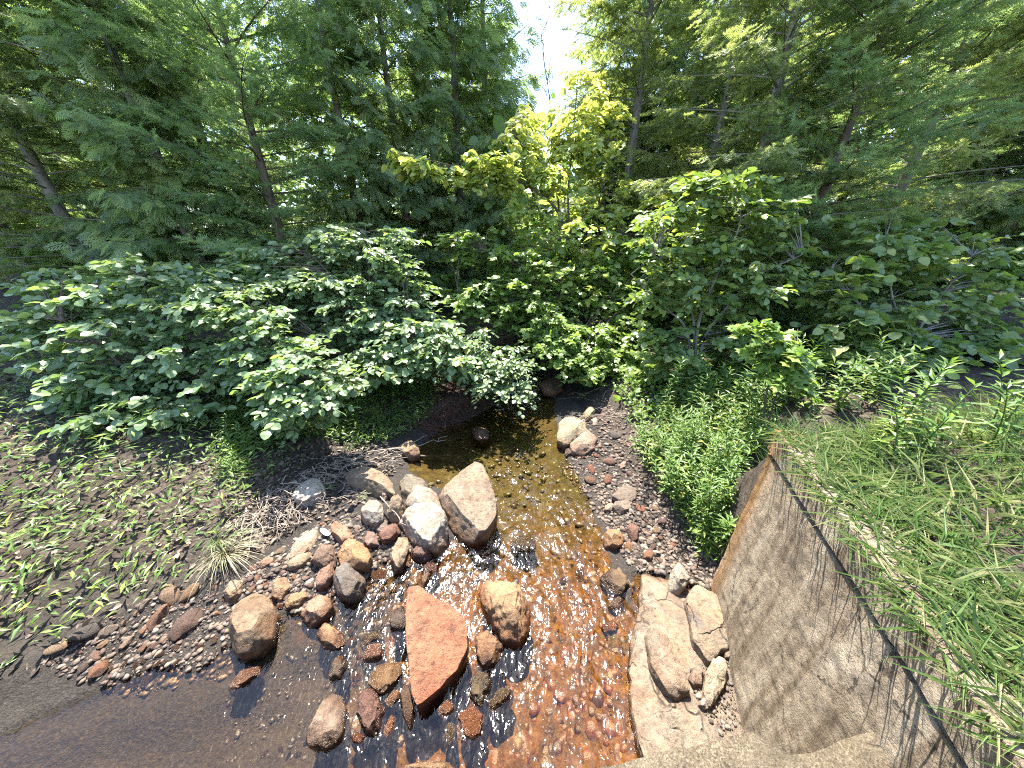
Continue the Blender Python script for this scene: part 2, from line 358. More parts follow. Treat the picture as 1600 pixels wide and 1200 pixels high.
WN = np.array([WDIR[1], -WDIR[0]])                                 # away from the stream
WEND = 0.752
LEDGE = [tuple(q) for q in atz(*np.array([(995,1180),(985,1100),(985,1000),(1003,897),(1045,905),(1078,920),(1140,950),(1160,1180)], float).T, .06)[:, :2]]
def water_z(y): return 0.035 * np.maximum(np.asarray(y, float) - 4.5, 0)
def height(x, y, full=False):
    x = np.asarray(x, float); y = np.asarray(y, float)
    d = poly_dist(x, y, WATER)
    wob = fbm(x * 1.3, y * 1.3, 0, 4, 11)
    fine = fbm(x * 9, y * 9, 0, 3, 31)
    dd = d + wob * 0.10
    cen = np.where(y < 1.2, 0.0, np.where(y < 6, 0.0 + 0.02 * y, 0.3))
    left = x < cen
    inside = -0.02 - 0.15 * ss(0, .45, -d) + 0.03 * fine
    L = .02 + .09 * ss(0, .45, dd) + .16 * ss(.45, 1.3, dd) + .40 * ss(1.2, 3.2, dd) + .5 * ss(3, 9, dd) + 1.2 * ss(8, 26, dd)
    cut = np.exp(-((x + 0.75) / .55) ** 2 - ((y - 3.9) / .45) ** 2)
    L = L + .26 * cut * ss(0.02, .25, d)
    Rr = .015 + .06 * ss(0, .35, dd) + .42 * ss(.40, 1.15, dd) + .55 * ss(1.1, 4, dd) + .7 * ss(4, 12, dd) + 1.2 * ss(10, 26, dd)
    h = np.where(d < 0, inside, np.where(left, L, Rr)) + np.where(d < 0, 0, ss(0, .3, d)) * (.05 * wob + .035 * fine)
    s = (x - WORG[0]) * WDIR[0] + (y - WORG[1]) * WDIR[1]; w = (x - WORG[0]) * WN[0] + (y - WORG[1]) * WN[1]
    fill = ss(.05, .11, w) * ss(WEND + .9, WEND - .08, s - .5 * np.maximum(w - .3, 0))
    h = h + (1.44 + .03 * fine - h) * fill * (h < 1.44)
    h = np.where((s > -3) & (s < WEND) & (w > -.42) & (w <= .05) & (x > .45), np.minimum(h, .10 + .1 * ss(.1, .7, s)), h)   # foot of the wall stays low
    led = poly_dist(x, y, LEDGE); h = np.where(led < .04, np.minimum(h, -.03), h)
    deck = ss(.05, -.25, y) * ss(2.2, 3.6, np.abs(x)); h = h + (1.0 - h) * deck * (h < 1.0)
    h = h + water_z(y)
    return (h, d) if full else h
def grid_axis(lo, a, b, hi, fine, coarse):
    out = [a]
    while out[0] > lo: out.insert(0, out[0] - max(fine, min(coarse, (a - out[0]) * .18 + fine)))
    x = a
    while x < b: x += fine; out.append(x)
    while out[-1] < hi: out.append(out[-1] + max(fine, min(coarse, (out[-1] - b) * .18 + fine)))
    return np.array(out)
gx = grid_axis(-90, -3.4, 2.6, 90, .035, 6); gy = grid_axis(-12, -.2, 6.2, 120, .035, 6)
X, Y = np.meshgrid(gx, gy); H, D = height(X, Y, True)
nx, ny = len(gx), len(gy)
def grid_faces(nx, ny):
    i = (np.arange(ny - 1)[:, None] * nx + np.arange(nx - 1)[None]).ravel()
    return np.stack([i, i + 1, i + nx + 1, i + nx], -1)
g = MB(); gf = grid_faces(nx, ny)
g.add(np.stack([X, Y, H], -1).reshape(-1, 3), gf.ravel(), np.full(len(gf), 4))
tag(g.build('ground', M_ground, smooth=True), kind='structure')

GH = H
def hlook(x, y):
    """height read back from the ground sheet itself"""
    x = np.asarray(x, float); y = np.asarray(y, float)
    i = np.clip(np.searchsorted(gx, x) - 1, 0, len(gx) - 2); j = np.clip(np.searchsorted(gy, y) - 1, 0, len(gy) - 2)
    u = np.clip((x - gx[i]) / (gx[i + 1] - gx[i]), 0, 1); v = np.clip((y - gy[j]) / (gy[j + 1] - gy[j]), 0, 1)
    return GH[j, i] * (1 - u) * (1 - v) + GH[j, i + 1] * u * (1 - v) + GH[j + 1, i] * (1 - u) * v + GH[j + 1, i + 1] * u * v
def drop(x, y): return float(hlook(np.array([x]), np.array([y]))[0])
def ground_at(px, py):
    """march the view ray of each pixel to the ground"""
    d = ray(px, py); d = d.reshape(-1, 3); t = np.full(len(d), .6); hit = np.zeros(len(d), bool)
    for _ in range(300):
        P = CAM + d * t[:, None]; hit |= P[:, 2] <= hlook(P[:, 0], P[:, 1])
        if hit.all(): break
        t = np.where(hit, t, t + .015 + .010 * t)
    lo = (t - .015) / 1.010 - .002; hi = t.copy()
    for _ in range(9):
        m = (lo + hi) / 2; P = CAM + d * m[:, None]; b = P[:, 2] <= hlook(P[:, 0], P[:, 1]); hi = np.where(b, m, hi); lo = np.where(b, lo, m)
    return CAM + d * hi[:, None], hi

# water sheet with real ripples
wx = np.arange(-3.6, 1.6, .010); wy = np.concatenate([np.arange(-.6, 4.6, .011), np.arange(4.6, 30, .07)])
X, Y = np.meshgrid(wx, wy); D = poly_dist(X, Y, WATER)
fast = ss(-1.15, -.35, X + .25 * noise3(X * 2, Y * 2, 0, 5)) * ss(3.6, 2.2, Y) + .55 * ss(1.8, 3.5, Y)
still = np.exp(-((X + .62) / .38) ** 2 - ((Y - 3.0) / .5) ** 2); fast = np.clip(fast * (1 - .9 * still), 0, 1)
fast = np.maximum(fast, 1.5 * np.exp(-((X - .02) / .28) ** 2 - ((Y - 2.65) / .7) ** 2)); fast = .14 + 1.0 * fast
wx2 = X + .06 * noise3(X * 5, Y * 5, 0, 3); wy2 = Y + .06 * noise3(X * 5, Y * 5, 0, 4)
rip = .0060 * noise3(wx2 * 9, wy2 * 5, 0, 21) + .0062 * noise3(wx2 * 24, wy2 * 12, .5, 22) + .0030 * noise3(wx2 * 46, wy2 * 22, .5, 23) 
Z = water_z(Y) + rip * fast
nx, ny = len(wx), len(wy); gf = grid_faces(nx, ny); keep = (D.ravel()[gf] < .22).all(1); gf = gf[keep]
used = np.unique(gf); mp = np.full(nx * ny, -1); mp[used] = np.arange(len(used))
g = MB(); g.add(np.stack([X, Y, Z], -1).reshape(-1, 3)[used], mp[gf].ravel(), np.full(len(gf), 4))
tag(g.build('stream_water', M_water, smooth=True), kind='structure')

# ------------------------------------------------------------------ concrete: wing wall and bridge slab
def wall_pt(s, w, z): 
    q = WORG + WDIR * s + WN * w; return (q[0], q[1], z)
def slab_mesh(S, Zs, face_fn, back_w, mb):
    """front sheet on an s,z grid, with a flat back, top, end"""
    ns, nz = len(S), len(Zs)
    SS, ZZ = np.meshgrid(S, Zs); W = face_fn(SS, ZZ)
    k_ = np.clip((Zs - Zs[0]) / (Zs[-1] - Zs[0]), 0, 1)[:, None]; ZZ = ZZ - .016 * np.maximum(fbm(SS * 7, 0 * ZZ, 0, 4, 61) + .1, 0) * k_ * (Zs[-1] < 1.33)
    V = np.stack([WORG[0] + WDIR[0] * SS + WN[0] * W, WORG[1] + WDIR[1] * SS + WN[1] * W, ZZ], -1).reshape(-1, 3)
    f = grid_faces(ns, nz); mb.add(V, f.ravel(), np.full(len(f), 4))
    Wb = np.full_like(W, back_w)
    Vb = np.stack([WORG[0] + WDIR[0] * SS + WN[0] * Wb, WORG[1] + WDIR[1] * SS + WN[1] * Wb, ZZ], -1).reshape(-1, 3)
    top = (nz - 1) * ns
    def strip(ia):
        ia = np.array(ia); V2 = np.concatenate([V[ia], Vb[ia]]); k = len(ia)
        mb.faces(V2, [(q, q + 1, k + q + 1, k + q) for q in range(k - 1)])
    strip(range(top, top + ns)); strip([r * ns + ns - 1 for r in range(nz)]); strip(range(0, ns)); strip([r * ns for r in range(nz)])
    mb.add(Vb, f[:, ::-1].ravel(), np.full(len(f), 4))
wall = empty('wing_wall', wall_pt(0, 0, 0), 'weathered concrete wing wall with a rust stained end at the right of the stream', 'wall')
def rel(o, p): o.parent = p; o.matrix_parent_inverse.identity(); o.location = [-q for q in p.location]; return o
S = np.linspace(-1.6, WEND, 190)
rag = lambda s, z: .014 * fbm(s * 4, z * 4, 0, 4, 41) + .006 * fbm(s * 22, z * 22, 0, 3, 43)
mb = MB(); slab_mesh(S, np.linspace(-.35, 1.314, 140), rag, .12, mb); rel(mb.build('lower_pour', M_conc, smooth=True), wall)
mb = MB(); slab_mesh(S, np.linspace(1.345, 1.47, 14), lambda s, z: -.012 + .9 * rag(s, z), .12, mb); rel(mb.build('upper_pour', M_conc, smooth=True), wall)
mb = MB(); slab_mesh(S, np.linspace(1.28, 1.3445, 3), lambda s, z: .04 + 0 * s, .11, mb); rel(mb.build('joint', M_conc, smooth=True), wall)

deck = empty('bridge_slab', (0, -1.5, 1.1), 'rough concrete bridge slab with a chipped notched edge at the bottom right', 'bridge')
mb = MB()
ex = np.linspace(-6, 6, 260); ey = np.concatenate([np.linspace(-4, -.2, 14), np.linspace(-.14, 1, 30)])
def edge(x): return .282 + .152 * x - .055 * ss(.715, .73, x) + .016 * fbm(x * 7, 0, 0, 4, 51)
U, Vv = np.meshgrid(ex, np.linspace(0, 1, 40) ** .7)
XX = U; YY = -4 + (edge(U) + 4) * Vv; ZZ = 1.10 + .010 * fbm(XX * 5, YY * 5, 0, 4, 52) - .02 * ss(.97, 1, Vv)
f = grid_faces(len(ex), 40); Vt = np.stack([XX, YY, ZZ], -1).reshape(-1, 3); mb.add(Vt, f.ravel(), np.full(len(f), 4))
lo = 39 * len(ex)
ft = Vt[lo:lo + len(ex)]; rows = [ft]
for q in range(1, 8): 
    r_ = ft.copy(); r_[:, 2] -= .05 * q; r_[:, 1] += .012 * fbm(ft[:, 0] * 8, q * .5, 0, 3, 53); rows.append(r_)
Vf = np.concatenate(rows); f = grid_faces(len(ex), 8)[:, ::-1]; mb.add(Vf, f.ravel(), np.full(len(f), 4))
bot = np.stack([XX[[0, -1]], YY[[0, -1]], np.full((2, len(ex)), .75)], -1).reshape(-1, 3); f = grid_faces(len(ex), 2)[:, ::-1]; mb.add(bot, f.ravel(), np.full(len(f), 4))
rel(mb.build('deck', M_deck, smooth=True), deck)

# ------------------------------------------------------------------ rocks
def resample(P, m):
    P = np.array(P, float); Q = np.concatenate([P, P[:1]])
    for _ in range(2):                     # Chaikin, closed
        A = Q[:-1]; B = Q[1:]; Q = np.stack([.91 * A + .09 * B, .09 * A + .91 * B], 1).reshape(-1, P.shape[1]); Q = np.concatenate([Q, Q[:1]])
    L = np.concatenate([[0], np.cumsum(np.linalg.norm(np.diff(Q, axis=0), axis=1))])
    t = np.linspace(0, L[-1], m, endpoint=False)
    return np.stack([np.interp(t, L, Q[:, k]) for k in range(P.shape[1])], -1)
def rock(name, px, h, col, label, base=None, flat=3.0, cuts=7, rough=1.0, M=72, K=19, seed=None, group=None, tilt=(0, 0), cutd=.80, m=None, planes=(), cz=.64, dull=.30):
    px = np.array(px, float); cpx = px.mean(0)
    if base is None:
        q, _ = ground_at(cpx[:1], cpx[1:]); base = max(float(q[0, 2]), -.03) - .012
    zs = base + .42 * h
    O = resample(atz(px[:, 0], px[:, 1], base + h * cz)[:, :2], M)
    c = O.mean(0); rel_o = O - c; size = np.linalg.norm(rel_o, axis=1).mean()
    sd = seed if seed is not None else (abs(hash((round(cpx[0]), round(cpx[1])))) % 997)
    rs = np.random.RandomState(sd); V = []
    a = np.linspace(-1, 1, K)
    for q in a:
        if q < 0: rf = (1 - abs(q) ** 2.2) ** .5 * .25 + .75; z = zs + q * (.42 * h + .11)
        else: rf = max(1 - q ** flat, 0) ** (1 / flat); z = zs + .58 * h * q
        o = rel_o * rf; V.append(np.column_stack([c[0] + o[:, 0], c[1] + o[:, 1], np.full(M, z) + tilt[0] * o[:, 0] + tilt[1] * o[:, 1]]))
    V = np.concatenate(V[:-1] + [np.array([[c[0], c[1], zs + .58 * h]])])
    cen = np.array([c[0], c[1], zs])
    ev, E = np.linalg.eigh(np.cov(rel_o.T)); sx = np.sqrt(np.maximum(ev, 1e-8)) * 1.45
    W = np.column_stack([(V - cen)[:, :2] @ E / sx, (V[:, 2] - zs) / (.58 * h)])
    for _ in range(max(cuts + 5, 0)):      # broken faces
        n = unit(np.array([rs.normal(), rs.normal(), abs(rs.normal()) * .8 + .25]))
        pr = W @ n; lim = pr.max() * rs.uniform(cutd - .08, .96); W = W - np.maximum(pr - lim, 0)[:, None] * n * .96
    V = np.column_stack([(W[:, :2] * sx) @ E.T + c, W[:, 2] * .58 * h + zs])
    for nx_, ny_, nz_, fr_ in planes:
        n = unit(np.array([nx_, ny_, nz_])); pr = (V - cen) @ n; V = V - np.maximum(pr - pr.max() * fr_, 0)[:, None] * n
    k = 1.0 / max(size, .04)
    q1 = fbm(V[:, 0] * k * 1.5 + sd, V[:, 1] * k * 1.5, V[:, 2] * k * 1.5, 3, sd % 50)
    q2 = np.abs(fbm(V[:, 0] * k * 4 + sd, V[:, 1] * k * 4, V[:, 2] * k * 4, 3, sd % 40))
    q3 = fbm(V[:, 0] * 34 + sd, V[:, 1] * 34, V[:, 2] * 34, 3, sd % 30)
    out = unit(V - cen + np.array([0, 0, 1e-4])); V = V + out * (q1 * .085 * size * rough - q2 * .10 * size * rough + q3 * .010 * rough)[:, None]
    F_ = [(r * M + i, r * M + (i + 1) % M, (r + 1) * M + (i + 1) % M, (r + 1) * M + i) for r in range(K - 2) for i in range(M)]
    F_ += [((K - 2) * M + i, (K - 2) * M + (i + 1) % M, len(V) - 1) for i in range(M)]
    mb = MB(); loc = np.array([c[0], c[1], base]); mb.faces(V - loc, F_)
    o = mb.build(name, m or M_rock, smooth=True); o.data.set_sharp_from_angle(angle=R(32)); o.location = loc; col = (1 - dull) * np.array(col) + dull * np.array((.30, .265, .225)); o.color = (*col, 1)
    tag(o, label, 'rock' if name != 'pebble' else 'pebble', group); return o
RED, OCH, TAN, WHT, GRY, DRK = (.40, .17, .095), (.42, .25, .11), (.36, .25, .15), (.56, .51, .43), (.24, .22, .20), (.085, .078, .072)
BRN, PNK, PUR, OLV, YEL, GRN = (.24, .135, .08), (.42, .29, .23), (.15, .085, .085), (.17, .15, .075), (.46, .40, .24), (.15, .16, .05)
#EOF_PART1
ROCKS = [
 ('boulder', [(683,768),(700,752),(725,733),(742,721),(757,728),(768,755),(778,785),(776,803),(760,828),(735,836),(712,824),(695,800)], .33, (.33,.25,.165), 'largest tan boulder with a smooth grey-brown face at the edge of the fast water', dict(flat=4.5, cuts=-3, M=110, K=30, base=-.06, rough=.7, cz=.72, planes=((.20, -.10, .95, .70), (-.55, -.65, .45, .74)))),
 ('boulder', [(614,800),(640,782),(672,779),(698,805),(700,835),(685,850),(660,845),(635,827)], .25, WHT, 'whitish angular boulder in front, leaning on the large tan boulder', dict(flat=5, cuts=2, cutd=.76, M=110, K=30, base=.0, cz=.70, dull=.1, planes=((-.05, -.25, .95, .66), (.8, -.5, .4, .76), (-.6, -.7, .3, .76)))),
 ('boulder', [(630,778),(645,757),(670,755),(690,770),(694,798),(668,805),(640,800)], .27, (.52,.45,.38), 'pale pinkish rough boulder wedged behind the whitish angular boulder', dict(flat=2.4, cuts=9, M=72, K=20, base=-.02)),
 ('boulder', [(621,756),(640,738),(658,742),(670,757),(668,775),(630,775)], .20, (.24,.22,.15), 'rounded olive grey boulder behind the pale boulder pile', dict(base=.0)),
 ('boulder', [(537,738),(555,726),(590,733),(612,748),(617,767),(590,766),(555,755),(540,750)], .16, (.36,.27,.16), 'long speckled tan boulder half buried at the top of the left bank', dict(flat=3, cuts=6)),
 ('rock', [(626,694),(640,685),(652,690),(656,706),(640,712),(627,706)], .14, (.38,.26,.14), 'small ochre rock under the twig pile by the dark bank', {}),
 ('rock', [(457,776),(462,762),(480,748),(500,745),(508,758),(498,773),(475,783),(460,782)], .10, (.72,.70,.62), 'flat chalk white rock lying alone on the brown left bank', dict(dull=.0, flat=5, cuts=4)),
 ('rock', [(560,801),(572,783),(588,775),(598,786),(599,806),(585,815),(570,810)], .17, (.44,.40,.33), 'pale grey round rock left of the whitish angular boulder', dict(cuts=9)),
 ('rock', [(603,797),(612,778),(622,770),(632,787),(622,803),(608,804)], .15, (.38,.31,.19), 'small olive tan rock between the pale round rock and the pale boulders', {}),
 ('rock', [(524,857),(535,841),(552,839),(570,849),(580,863),(573,880),(550,883),(527,874)], .15, (.50,.30,.11), 'bright ochre orange rock in the middle of the pebble bank', dict(cuts=10)),
 ('rock', [(513,820),(525,814),(548,827),(551,837),(532,844),(517,836)], .09, (.50,.29,.16), 'peach orange rock just above the bright ochre rock', {}),
 ('rock', [(482,874),(493,851),(515,847),(525,856),(521,877),(500,882)], .11, BRN, 'brown rock touching the left side of the bright ochre rock', {}),
 ('rock', [(591,835),(602,821),(620,816),(625,827),(610,840),(597,843)], .09, (.23,.075,.04), 'shiny red-brown oblong stone below the whitish boulder', dict(cuts=3)),
 ('rock', [(518,900),(535,879),(560,879),(569,893),(566,922),(545,933),(524,924)], .15, (.10,.095,.088), 'dark charcoal boulder under the bright ochre rock', dict(cuts=10, flat=3.5)),
 ('rock', [(491,906),(500,884),(518,881),(523,890),(509,912),(496,917)], .10, (.29,.15,.09), 'reddish brown upright stone left of the charcoal boulder', {}),
 ('rock', [(352,992),(358,965),(375,940),(400,926),(421,931),(428,951),(419,987),(396,1011),(370,1018),(354,1008)], .20, (.34,.22,.11), 'big smooth egg-shaped tan boulder on the far left waterline', dict(cuts=2, rough=.45, M=84, K=24)),
 ('rock', [(466,957),(478,935),(497,925),(515,929),(521,945),(505,963),(480,975)], .13, (.42,.28,.19), 'pinkish brown rounded rock with a pale top at the still pool edge', dict(cuts=6)),
 ('rock', [(492,987),(505,971),(522,970),(536,985),(537,1002),(525,1013),(503,1008)], .12, (.45,.30,.15), 'round tan rock with a dark wet foot standing in the pool', {}),
 ('rock', [(442,942),(455,928),(475,921),(483,930),(465,944),(447,950)], .06, (.48,.41,.22), 'flat yellowish stone right of the egg-shaped boulder', {}),
 ('rock', [(510,1052),(520,1030),(535,1019),(542,1035),(533,1057),(517,1064)], .10, (.13,.125,.10), 'dark wet stone below the round tan rock in the pool', {}),
 ('rock', [(560,1003),(570,990),(595,984),(600,995),(580,1007),(565,1012)], .07, (.14,.14,.055), 'olive mossy flat stone in the ripples left of the red slab', {}),
 ('rock', [(565,1016),(578,1004),(595,1004),(599,1020),(583,1037),(569,1034)], .09, (.47,.34,.29), 'pale pink rock beside the olive mossy stone', {}),
 ('rock', [(568,1067),(585,1035),(610,1023),(624,1026),(628,1050),(612,1072),(595,1083),(573,1072)], .11, (.40,.30,.13), 'angular yellow ochre slab left of the red slab', dict(flat=4, cuts=11, cutd=.65)),
 ('rock', [(551,1106),(565,1078),(580,1068),(598,1095),(602,1122),(585,1148),(563,1138)], .12, (.20,.105,.095), 'rough purple brown rock in the riffle below the ochre slab', dict(rough=1.6)),
 ('rock', [(476,1148),(495,1110),(510,1084),(531,1083),(540,1105),(535,1147),(515,1168),(479,1163)], .13, (.27,.25,.225), 'grey half sunken boulder in the still pool at the bottom left', dict(flat=3)),
 ('rock', [(355,1077),(375,1050),(406,1034),(406,1055),(380,1073),(358,1083)], .08, (.40,.28,.21), 'pinkish pointed slab poking out of the still pool', {}),
 ('rock', [(609,977),(613,948),(630,944),(635,970),(629,986),(611,987)], .11, (.06,.057,.053), 'black square stone pressed against the left side of the red slab', dict(flat=4)),
 ('rock', [(624,1085),(632,1063),(641,1075),(650,1112),(641,1143),(629,1117)], .10, (.12,.085,.05), 'dark brown splinter-like stone at the foot of the red slab', dict(flat=3)),
 ('rock', [(600,1098),(610,1080),(624,1076),(625,1098),(613,1106)], .07, (.42,.32,.2), 'small tan three-cornered stone below the ochre slab', {}),
 ('boulder', [(636,917),(656,916),(676,932),(723,960),(732,985),(730,1006),(714,1042),(682,1075),(650,1101),(642,1077),(633,1000),(632,960)], .24, (.38,.165,.082), 'large flat red orange slab standing in the stream', dict(cz=.80, dull=.12, flat=9, cuts=-5, cutd=.86, M=110, K=26, rough=.55, base=-.06, planes=((.16, -.14, .97, .60),))),
 ('boulder', [(751,906),(775,895),(801,897),(820,920),(830,946),(826,977),(809,997),(785,990),(768,966),(755,941),(747,921)], .26, (.48,.28,.115), 'rough ochre boulder right of the red slab in the rapids', dict(flat=2.6, cuts=9, M=100, K=26, rough=1.5, base=-.05)),
 ('rock', [(741,987),(760,977),(780,995),(787,1015),(777,1032),(752,1042),(744,1022)], .13, (.30,.20,.10), 'brown mossy rock below the rough ochre boulder', dict(rough=1.3)),
 ('rock', [(730,1065),(745,1049),(763,1050),(768,1075),(757,1102),(738,1097)], .10, (.12,.12,.045), 'dark green mossy stone, left one of the pair in the rapids', dict(rough=1.8)),
 ('rock', [(758,1102),(775,1077),(796,1072),(805,1081),(791,1102),(765,1113)], .08, (.15,.145,.05), 'dark green mossy stone, right one of the pair in the rapids', dict(rough=1.8)),
 ('rock', [(681,1112),(690,1095),(704,1091),(710,1105),(701,1122),(687,1124)], .07, (.44,.24,.12), 'small orange tan stone below the tip of the red slab', {}),
 ('rock', [(690,1152),(700,1129),(713,1129),(711,1156),(697,1167)], .06, (.13,.14,.045), 'small mossy green oval stone near the bottom edge', dict(rough=1.6)),
 ('rock', [(715,1115),(735,1093),(755,1103),(760,1125),(745,1160),(725,1160)], .07, (.44,.22,.075), 'orange stained stone between the mossy stones, washed by the riffle', dict(rough=1.4)),
 ('rock', [(622,1206),(640,1188),(670,1183),(702,1190),(722,1210),(640,1222)], .10, (.60,.50,.32), 'pale yellow boulder cut by the bottom edge', {}),
 ('rock', [(598,1140),(610,1115),(618,1118),(614,1145),(603,1160)], .06, (.46,.23,.09), 'narrow orange stone right of the purple brown rock', {}),
 ('rock', [(545,1150),(560,1138),(572,1150),(565,1165),(548,1165)], .06, (.36,.17,.08), 'rust red stone under the purple brown rock', {}),
 ('boulder', [(870,682),(872,660),(890,648),(914,650),(917,668),(906,684),(885,689)], .24, (.44,.41,.27), 'yellowish grey boulder on the far right gravel, upper of the two', dict(flat=3, cuts=8, base=.0)),
 ('boulder', [(890,692),(905,678),(920,668),(934,680),(932,697),(912,705),(894,702)], .15, (.45,.36,.28), 'pinkish boulder in front of the yellowish grey one on the right gravel', dict(base=.02)),
 ('rock', [(912,640),(922,632),(932,640),(928,650),(915,652)], .12, (.45,.42,.20), 'lichen yellow stone behind the two right hand boulders', {}),
 ('rock', [(923,655),(931,651),(936,660),(928,664)], .07, (.66,.60,.52), 'small white round stone right of the yellowish grey boulder', {}),
 ('rock', [(942,838),(950,825),(970,828),(977,841),(965,853),(947,848)], .11, (.40,.27,.12), 'ochre brown rock on the right waterline beside a maroon stone', dict(cuts=9)),
 ('rock', [(979,826),(985,814),(997,824),(999,840),(988,843)], .07, (.17,.065,.06), 'maroon egg-shaped stone on the right gravel', dict(cuts=3)),
 ('rock', [(955,789),(965,780),(985,782),(987,794),(970,800)], .08, (.21,.20,.18), 'smooth grey oval stone on the right gravel', dict(cuts=3)),
 ('rock', [(945,790),(955,785),(963,792),(955,799),(944,796)], .06, (.50,.48,.45), 'pale quartz stone beside the smooth grey oval stone', {}),
 ('rock', [(955,775),(975,755),(1000,762),(995,780),(970,783)], .06, (.17,.15,.13), 'dark flat slab on the right gravel under the weeds', dict(flat=4)),
 ('rock', [(936,899),(955,889),(980,895),(984,912),(970,931),(948,917)], .09, (.14,.13,.07), 'dark green wet slab on the right edge of the rapids', dict(flat=3.5)),
 ('rock', [(950,945),(962,930),(974,935),(974,953),(960,957)], .07, (.26,.22,.18), 'wet grey stone below the dark green slab', {}),
 ('rock', [(940,975),(955,968),(968,976),(962,988),(946,988)], .05, (.42,.20,.10), 'orange flat stone above the moss clump', {}),
 ('rock', [(1048,892),(1060,877),(1073,884),(1078,906),(1065,920),(1050,913)], .11, (.62,.58,.47), 'white lumpy rock at the top of the bedrock ledge', dict(base=.12, rough=1.4)),
 ('rock', [(1098,1084),(1104,1050),(1118,1020),(1134,1029),(1139,1057),(1126,1088),(1110,1104)], .10, (.66,.61,.46), 'long cream white rock lying by the foot of the wing wall', dict(base=.12, rough=1.5, flat=3)),
 ('rock', [(1090,1100),(1098,1090),(1110,1092),(1111,1104),(1102,1110)], .05, (.62,.58,.55), 'small white pebble at the lower tip of the cream white rock', dict(base=.12, cuts=2)),
 ('rock', [(1008,985),(1020,971),(1041,985),(1062,1030),(1081,1080),(1066,1091),(1044,1083),(1018,1042)], .10, (.33,.26,.19), 'long brown plank-shaped slab lying on the bedrock ledge', dict(base=.12, flat=5, cuts=5)),
 ('rock', [(1076,1055),(1088,1040),(1100,1046),(1100,1066),(1085,1072)], .07, (.34,.24,.17), 'brown stone left of the cream white rock', dict(base=.12)),
 ('rock', [(1126,1000),(1146,985),(1153,1010),(1147,1030),(1130,1022)], .08, (.36,.27,.18), 'tan wedge of rock against the foot of the wing wall', dict(base=.12)),
 ('rock', [(448,867),(465,842),(490,825),(502,832),(487,853),(456,874)], .07, (.52,.44,.33), 'long cream stone at the upper left of the pebble bank', dict(flat=3)),
 ('rock', [(446,877),(460,867),(485,859),(489,870),(470,883),(449,888)], .07, (.42,.36,.23), 'olive cream stone just below the long cream stone', {}),
 ('rock', [(403,880),(415,869),(428,870),(424,879),(408,888)], .06, (.44,.24,.13), 'small orange stone at the left end of the pebble bank', {}),
 ('rock', [(420,928),(430,905),(449,901),(452,915),(436,934)], .08, (.40,.30,.18), 'tan oblong stone above the egg-shaped boulder', {}),
 ('rock', [(346,928),(360,908),(379,904),(377,920),(354,938)], .07, (.40,.31,.2), 'tan wedge-shaped stone under the grass tuft at the far left', {}),
 ('rock', [(608,870),(618,842),(636,836),(640,856),(626,886),(612,890)], .10, (.38,.35,.26), 'weathered grey-green flat stone below the shiny red-brown stone', dict(flat=4)),
 ('rock', [(640,860),(655,845),(672,848),(678,862),(660,874),(645,870)], .10, (.15,.09,.09), 'purplish dark round stone below the whitish boulder', {}),
 ('rock', [(622,872),(632,862),(644,868),(642,884),(627,886)], .07, (.46,.27,.10), 'small round ochre stone left of the purplish dark stone', {}),
 ('rock', [(660,886),(672,874),(685,880),(682,896),(666,898)], .08, (.24,.12,.11), 'small maroon stone above the tip of the red slab', {}),
 ('rock', [(656,905),(664,890),(673,893),(668,915),(659,922)], .09, (.42,.36,.26), 'tan splinter stone right at the tip of the red slab', {}),
 ('rock', [(738,668),(752,664),(764,672),(764,684),(748,686),(738,680)], .10, (.25,.155,.09), 'rusty brown stone in the dark pool behind the large tan boulder', {}),
 ('rock', [(795,850),(812,836),(835,838),(840,852),(820,860)], .05, (.14,.15,.06), 'algae green flat stone in the water right of the large tan boulder', dict(base=-.04)),
 ('rock', [(585,825),(592,812),(605,812),(608,826),(596,834)], .07, (.20,.17,.16), 'small slate grey stone under the pale round rock', {}),
 ('rock', [(566,845),(574,828),(590,833),(590,848),(575,852)], .07, (.25,.18,.16), 'mauve grey stone right of the peach orange rock', {}),
 ('rock', [(610,770),(600,782),(594,778),(600,765),(610,760)], .1, (.33,.23,.17), 'pinkish slab at the lower end of the long speckled boulder', {}),
 ('rock', [(843,598),(858,588),(878,592),(884,604),(868,612),(848,608)], .16, (.30,.17,.08), 'rusty rock at the far right edge where the stream bends', {}),
]
for nm, px, h, col, lab, kw in ROCKS:
    rock(nm, px, h, col, lab, **kw)
# bedrock ledge and its second slab
ledge_px = [(1005,1190),(990,1120),(982,1050),(985,1000),(1000,930),(1003,893),(1040,903),(1075,920),(1140,950),(1165,1000),(1170,1200),(1080,1230)]
rock('bedrock_ledge', ledge_px, .19, (.36,.325,.255), 'broad cream brown bedrock ledge between the rapids and the wing wall', base=-.05, flat=7, cuts=-4, cutd=.95, M=170, K=40, rough=1.0, planes=((.2, .5, .9, .80), (-.5, .1, .9, .88)), m=M_ledge)
rock('bedrock_slab', [(1070,936),(1085,913),(1150,948),(1165,1000),(1150,1022),(1128,1018),(1108,1038),(1082,1003)], .12, (.36,.28,.18), 'tilted tan bedrock slab with a grey upper side above the plank-shaped slab', base=.09, flat=6, cuts=1, M=90, K=18, rough=.8, m=M_ledge)

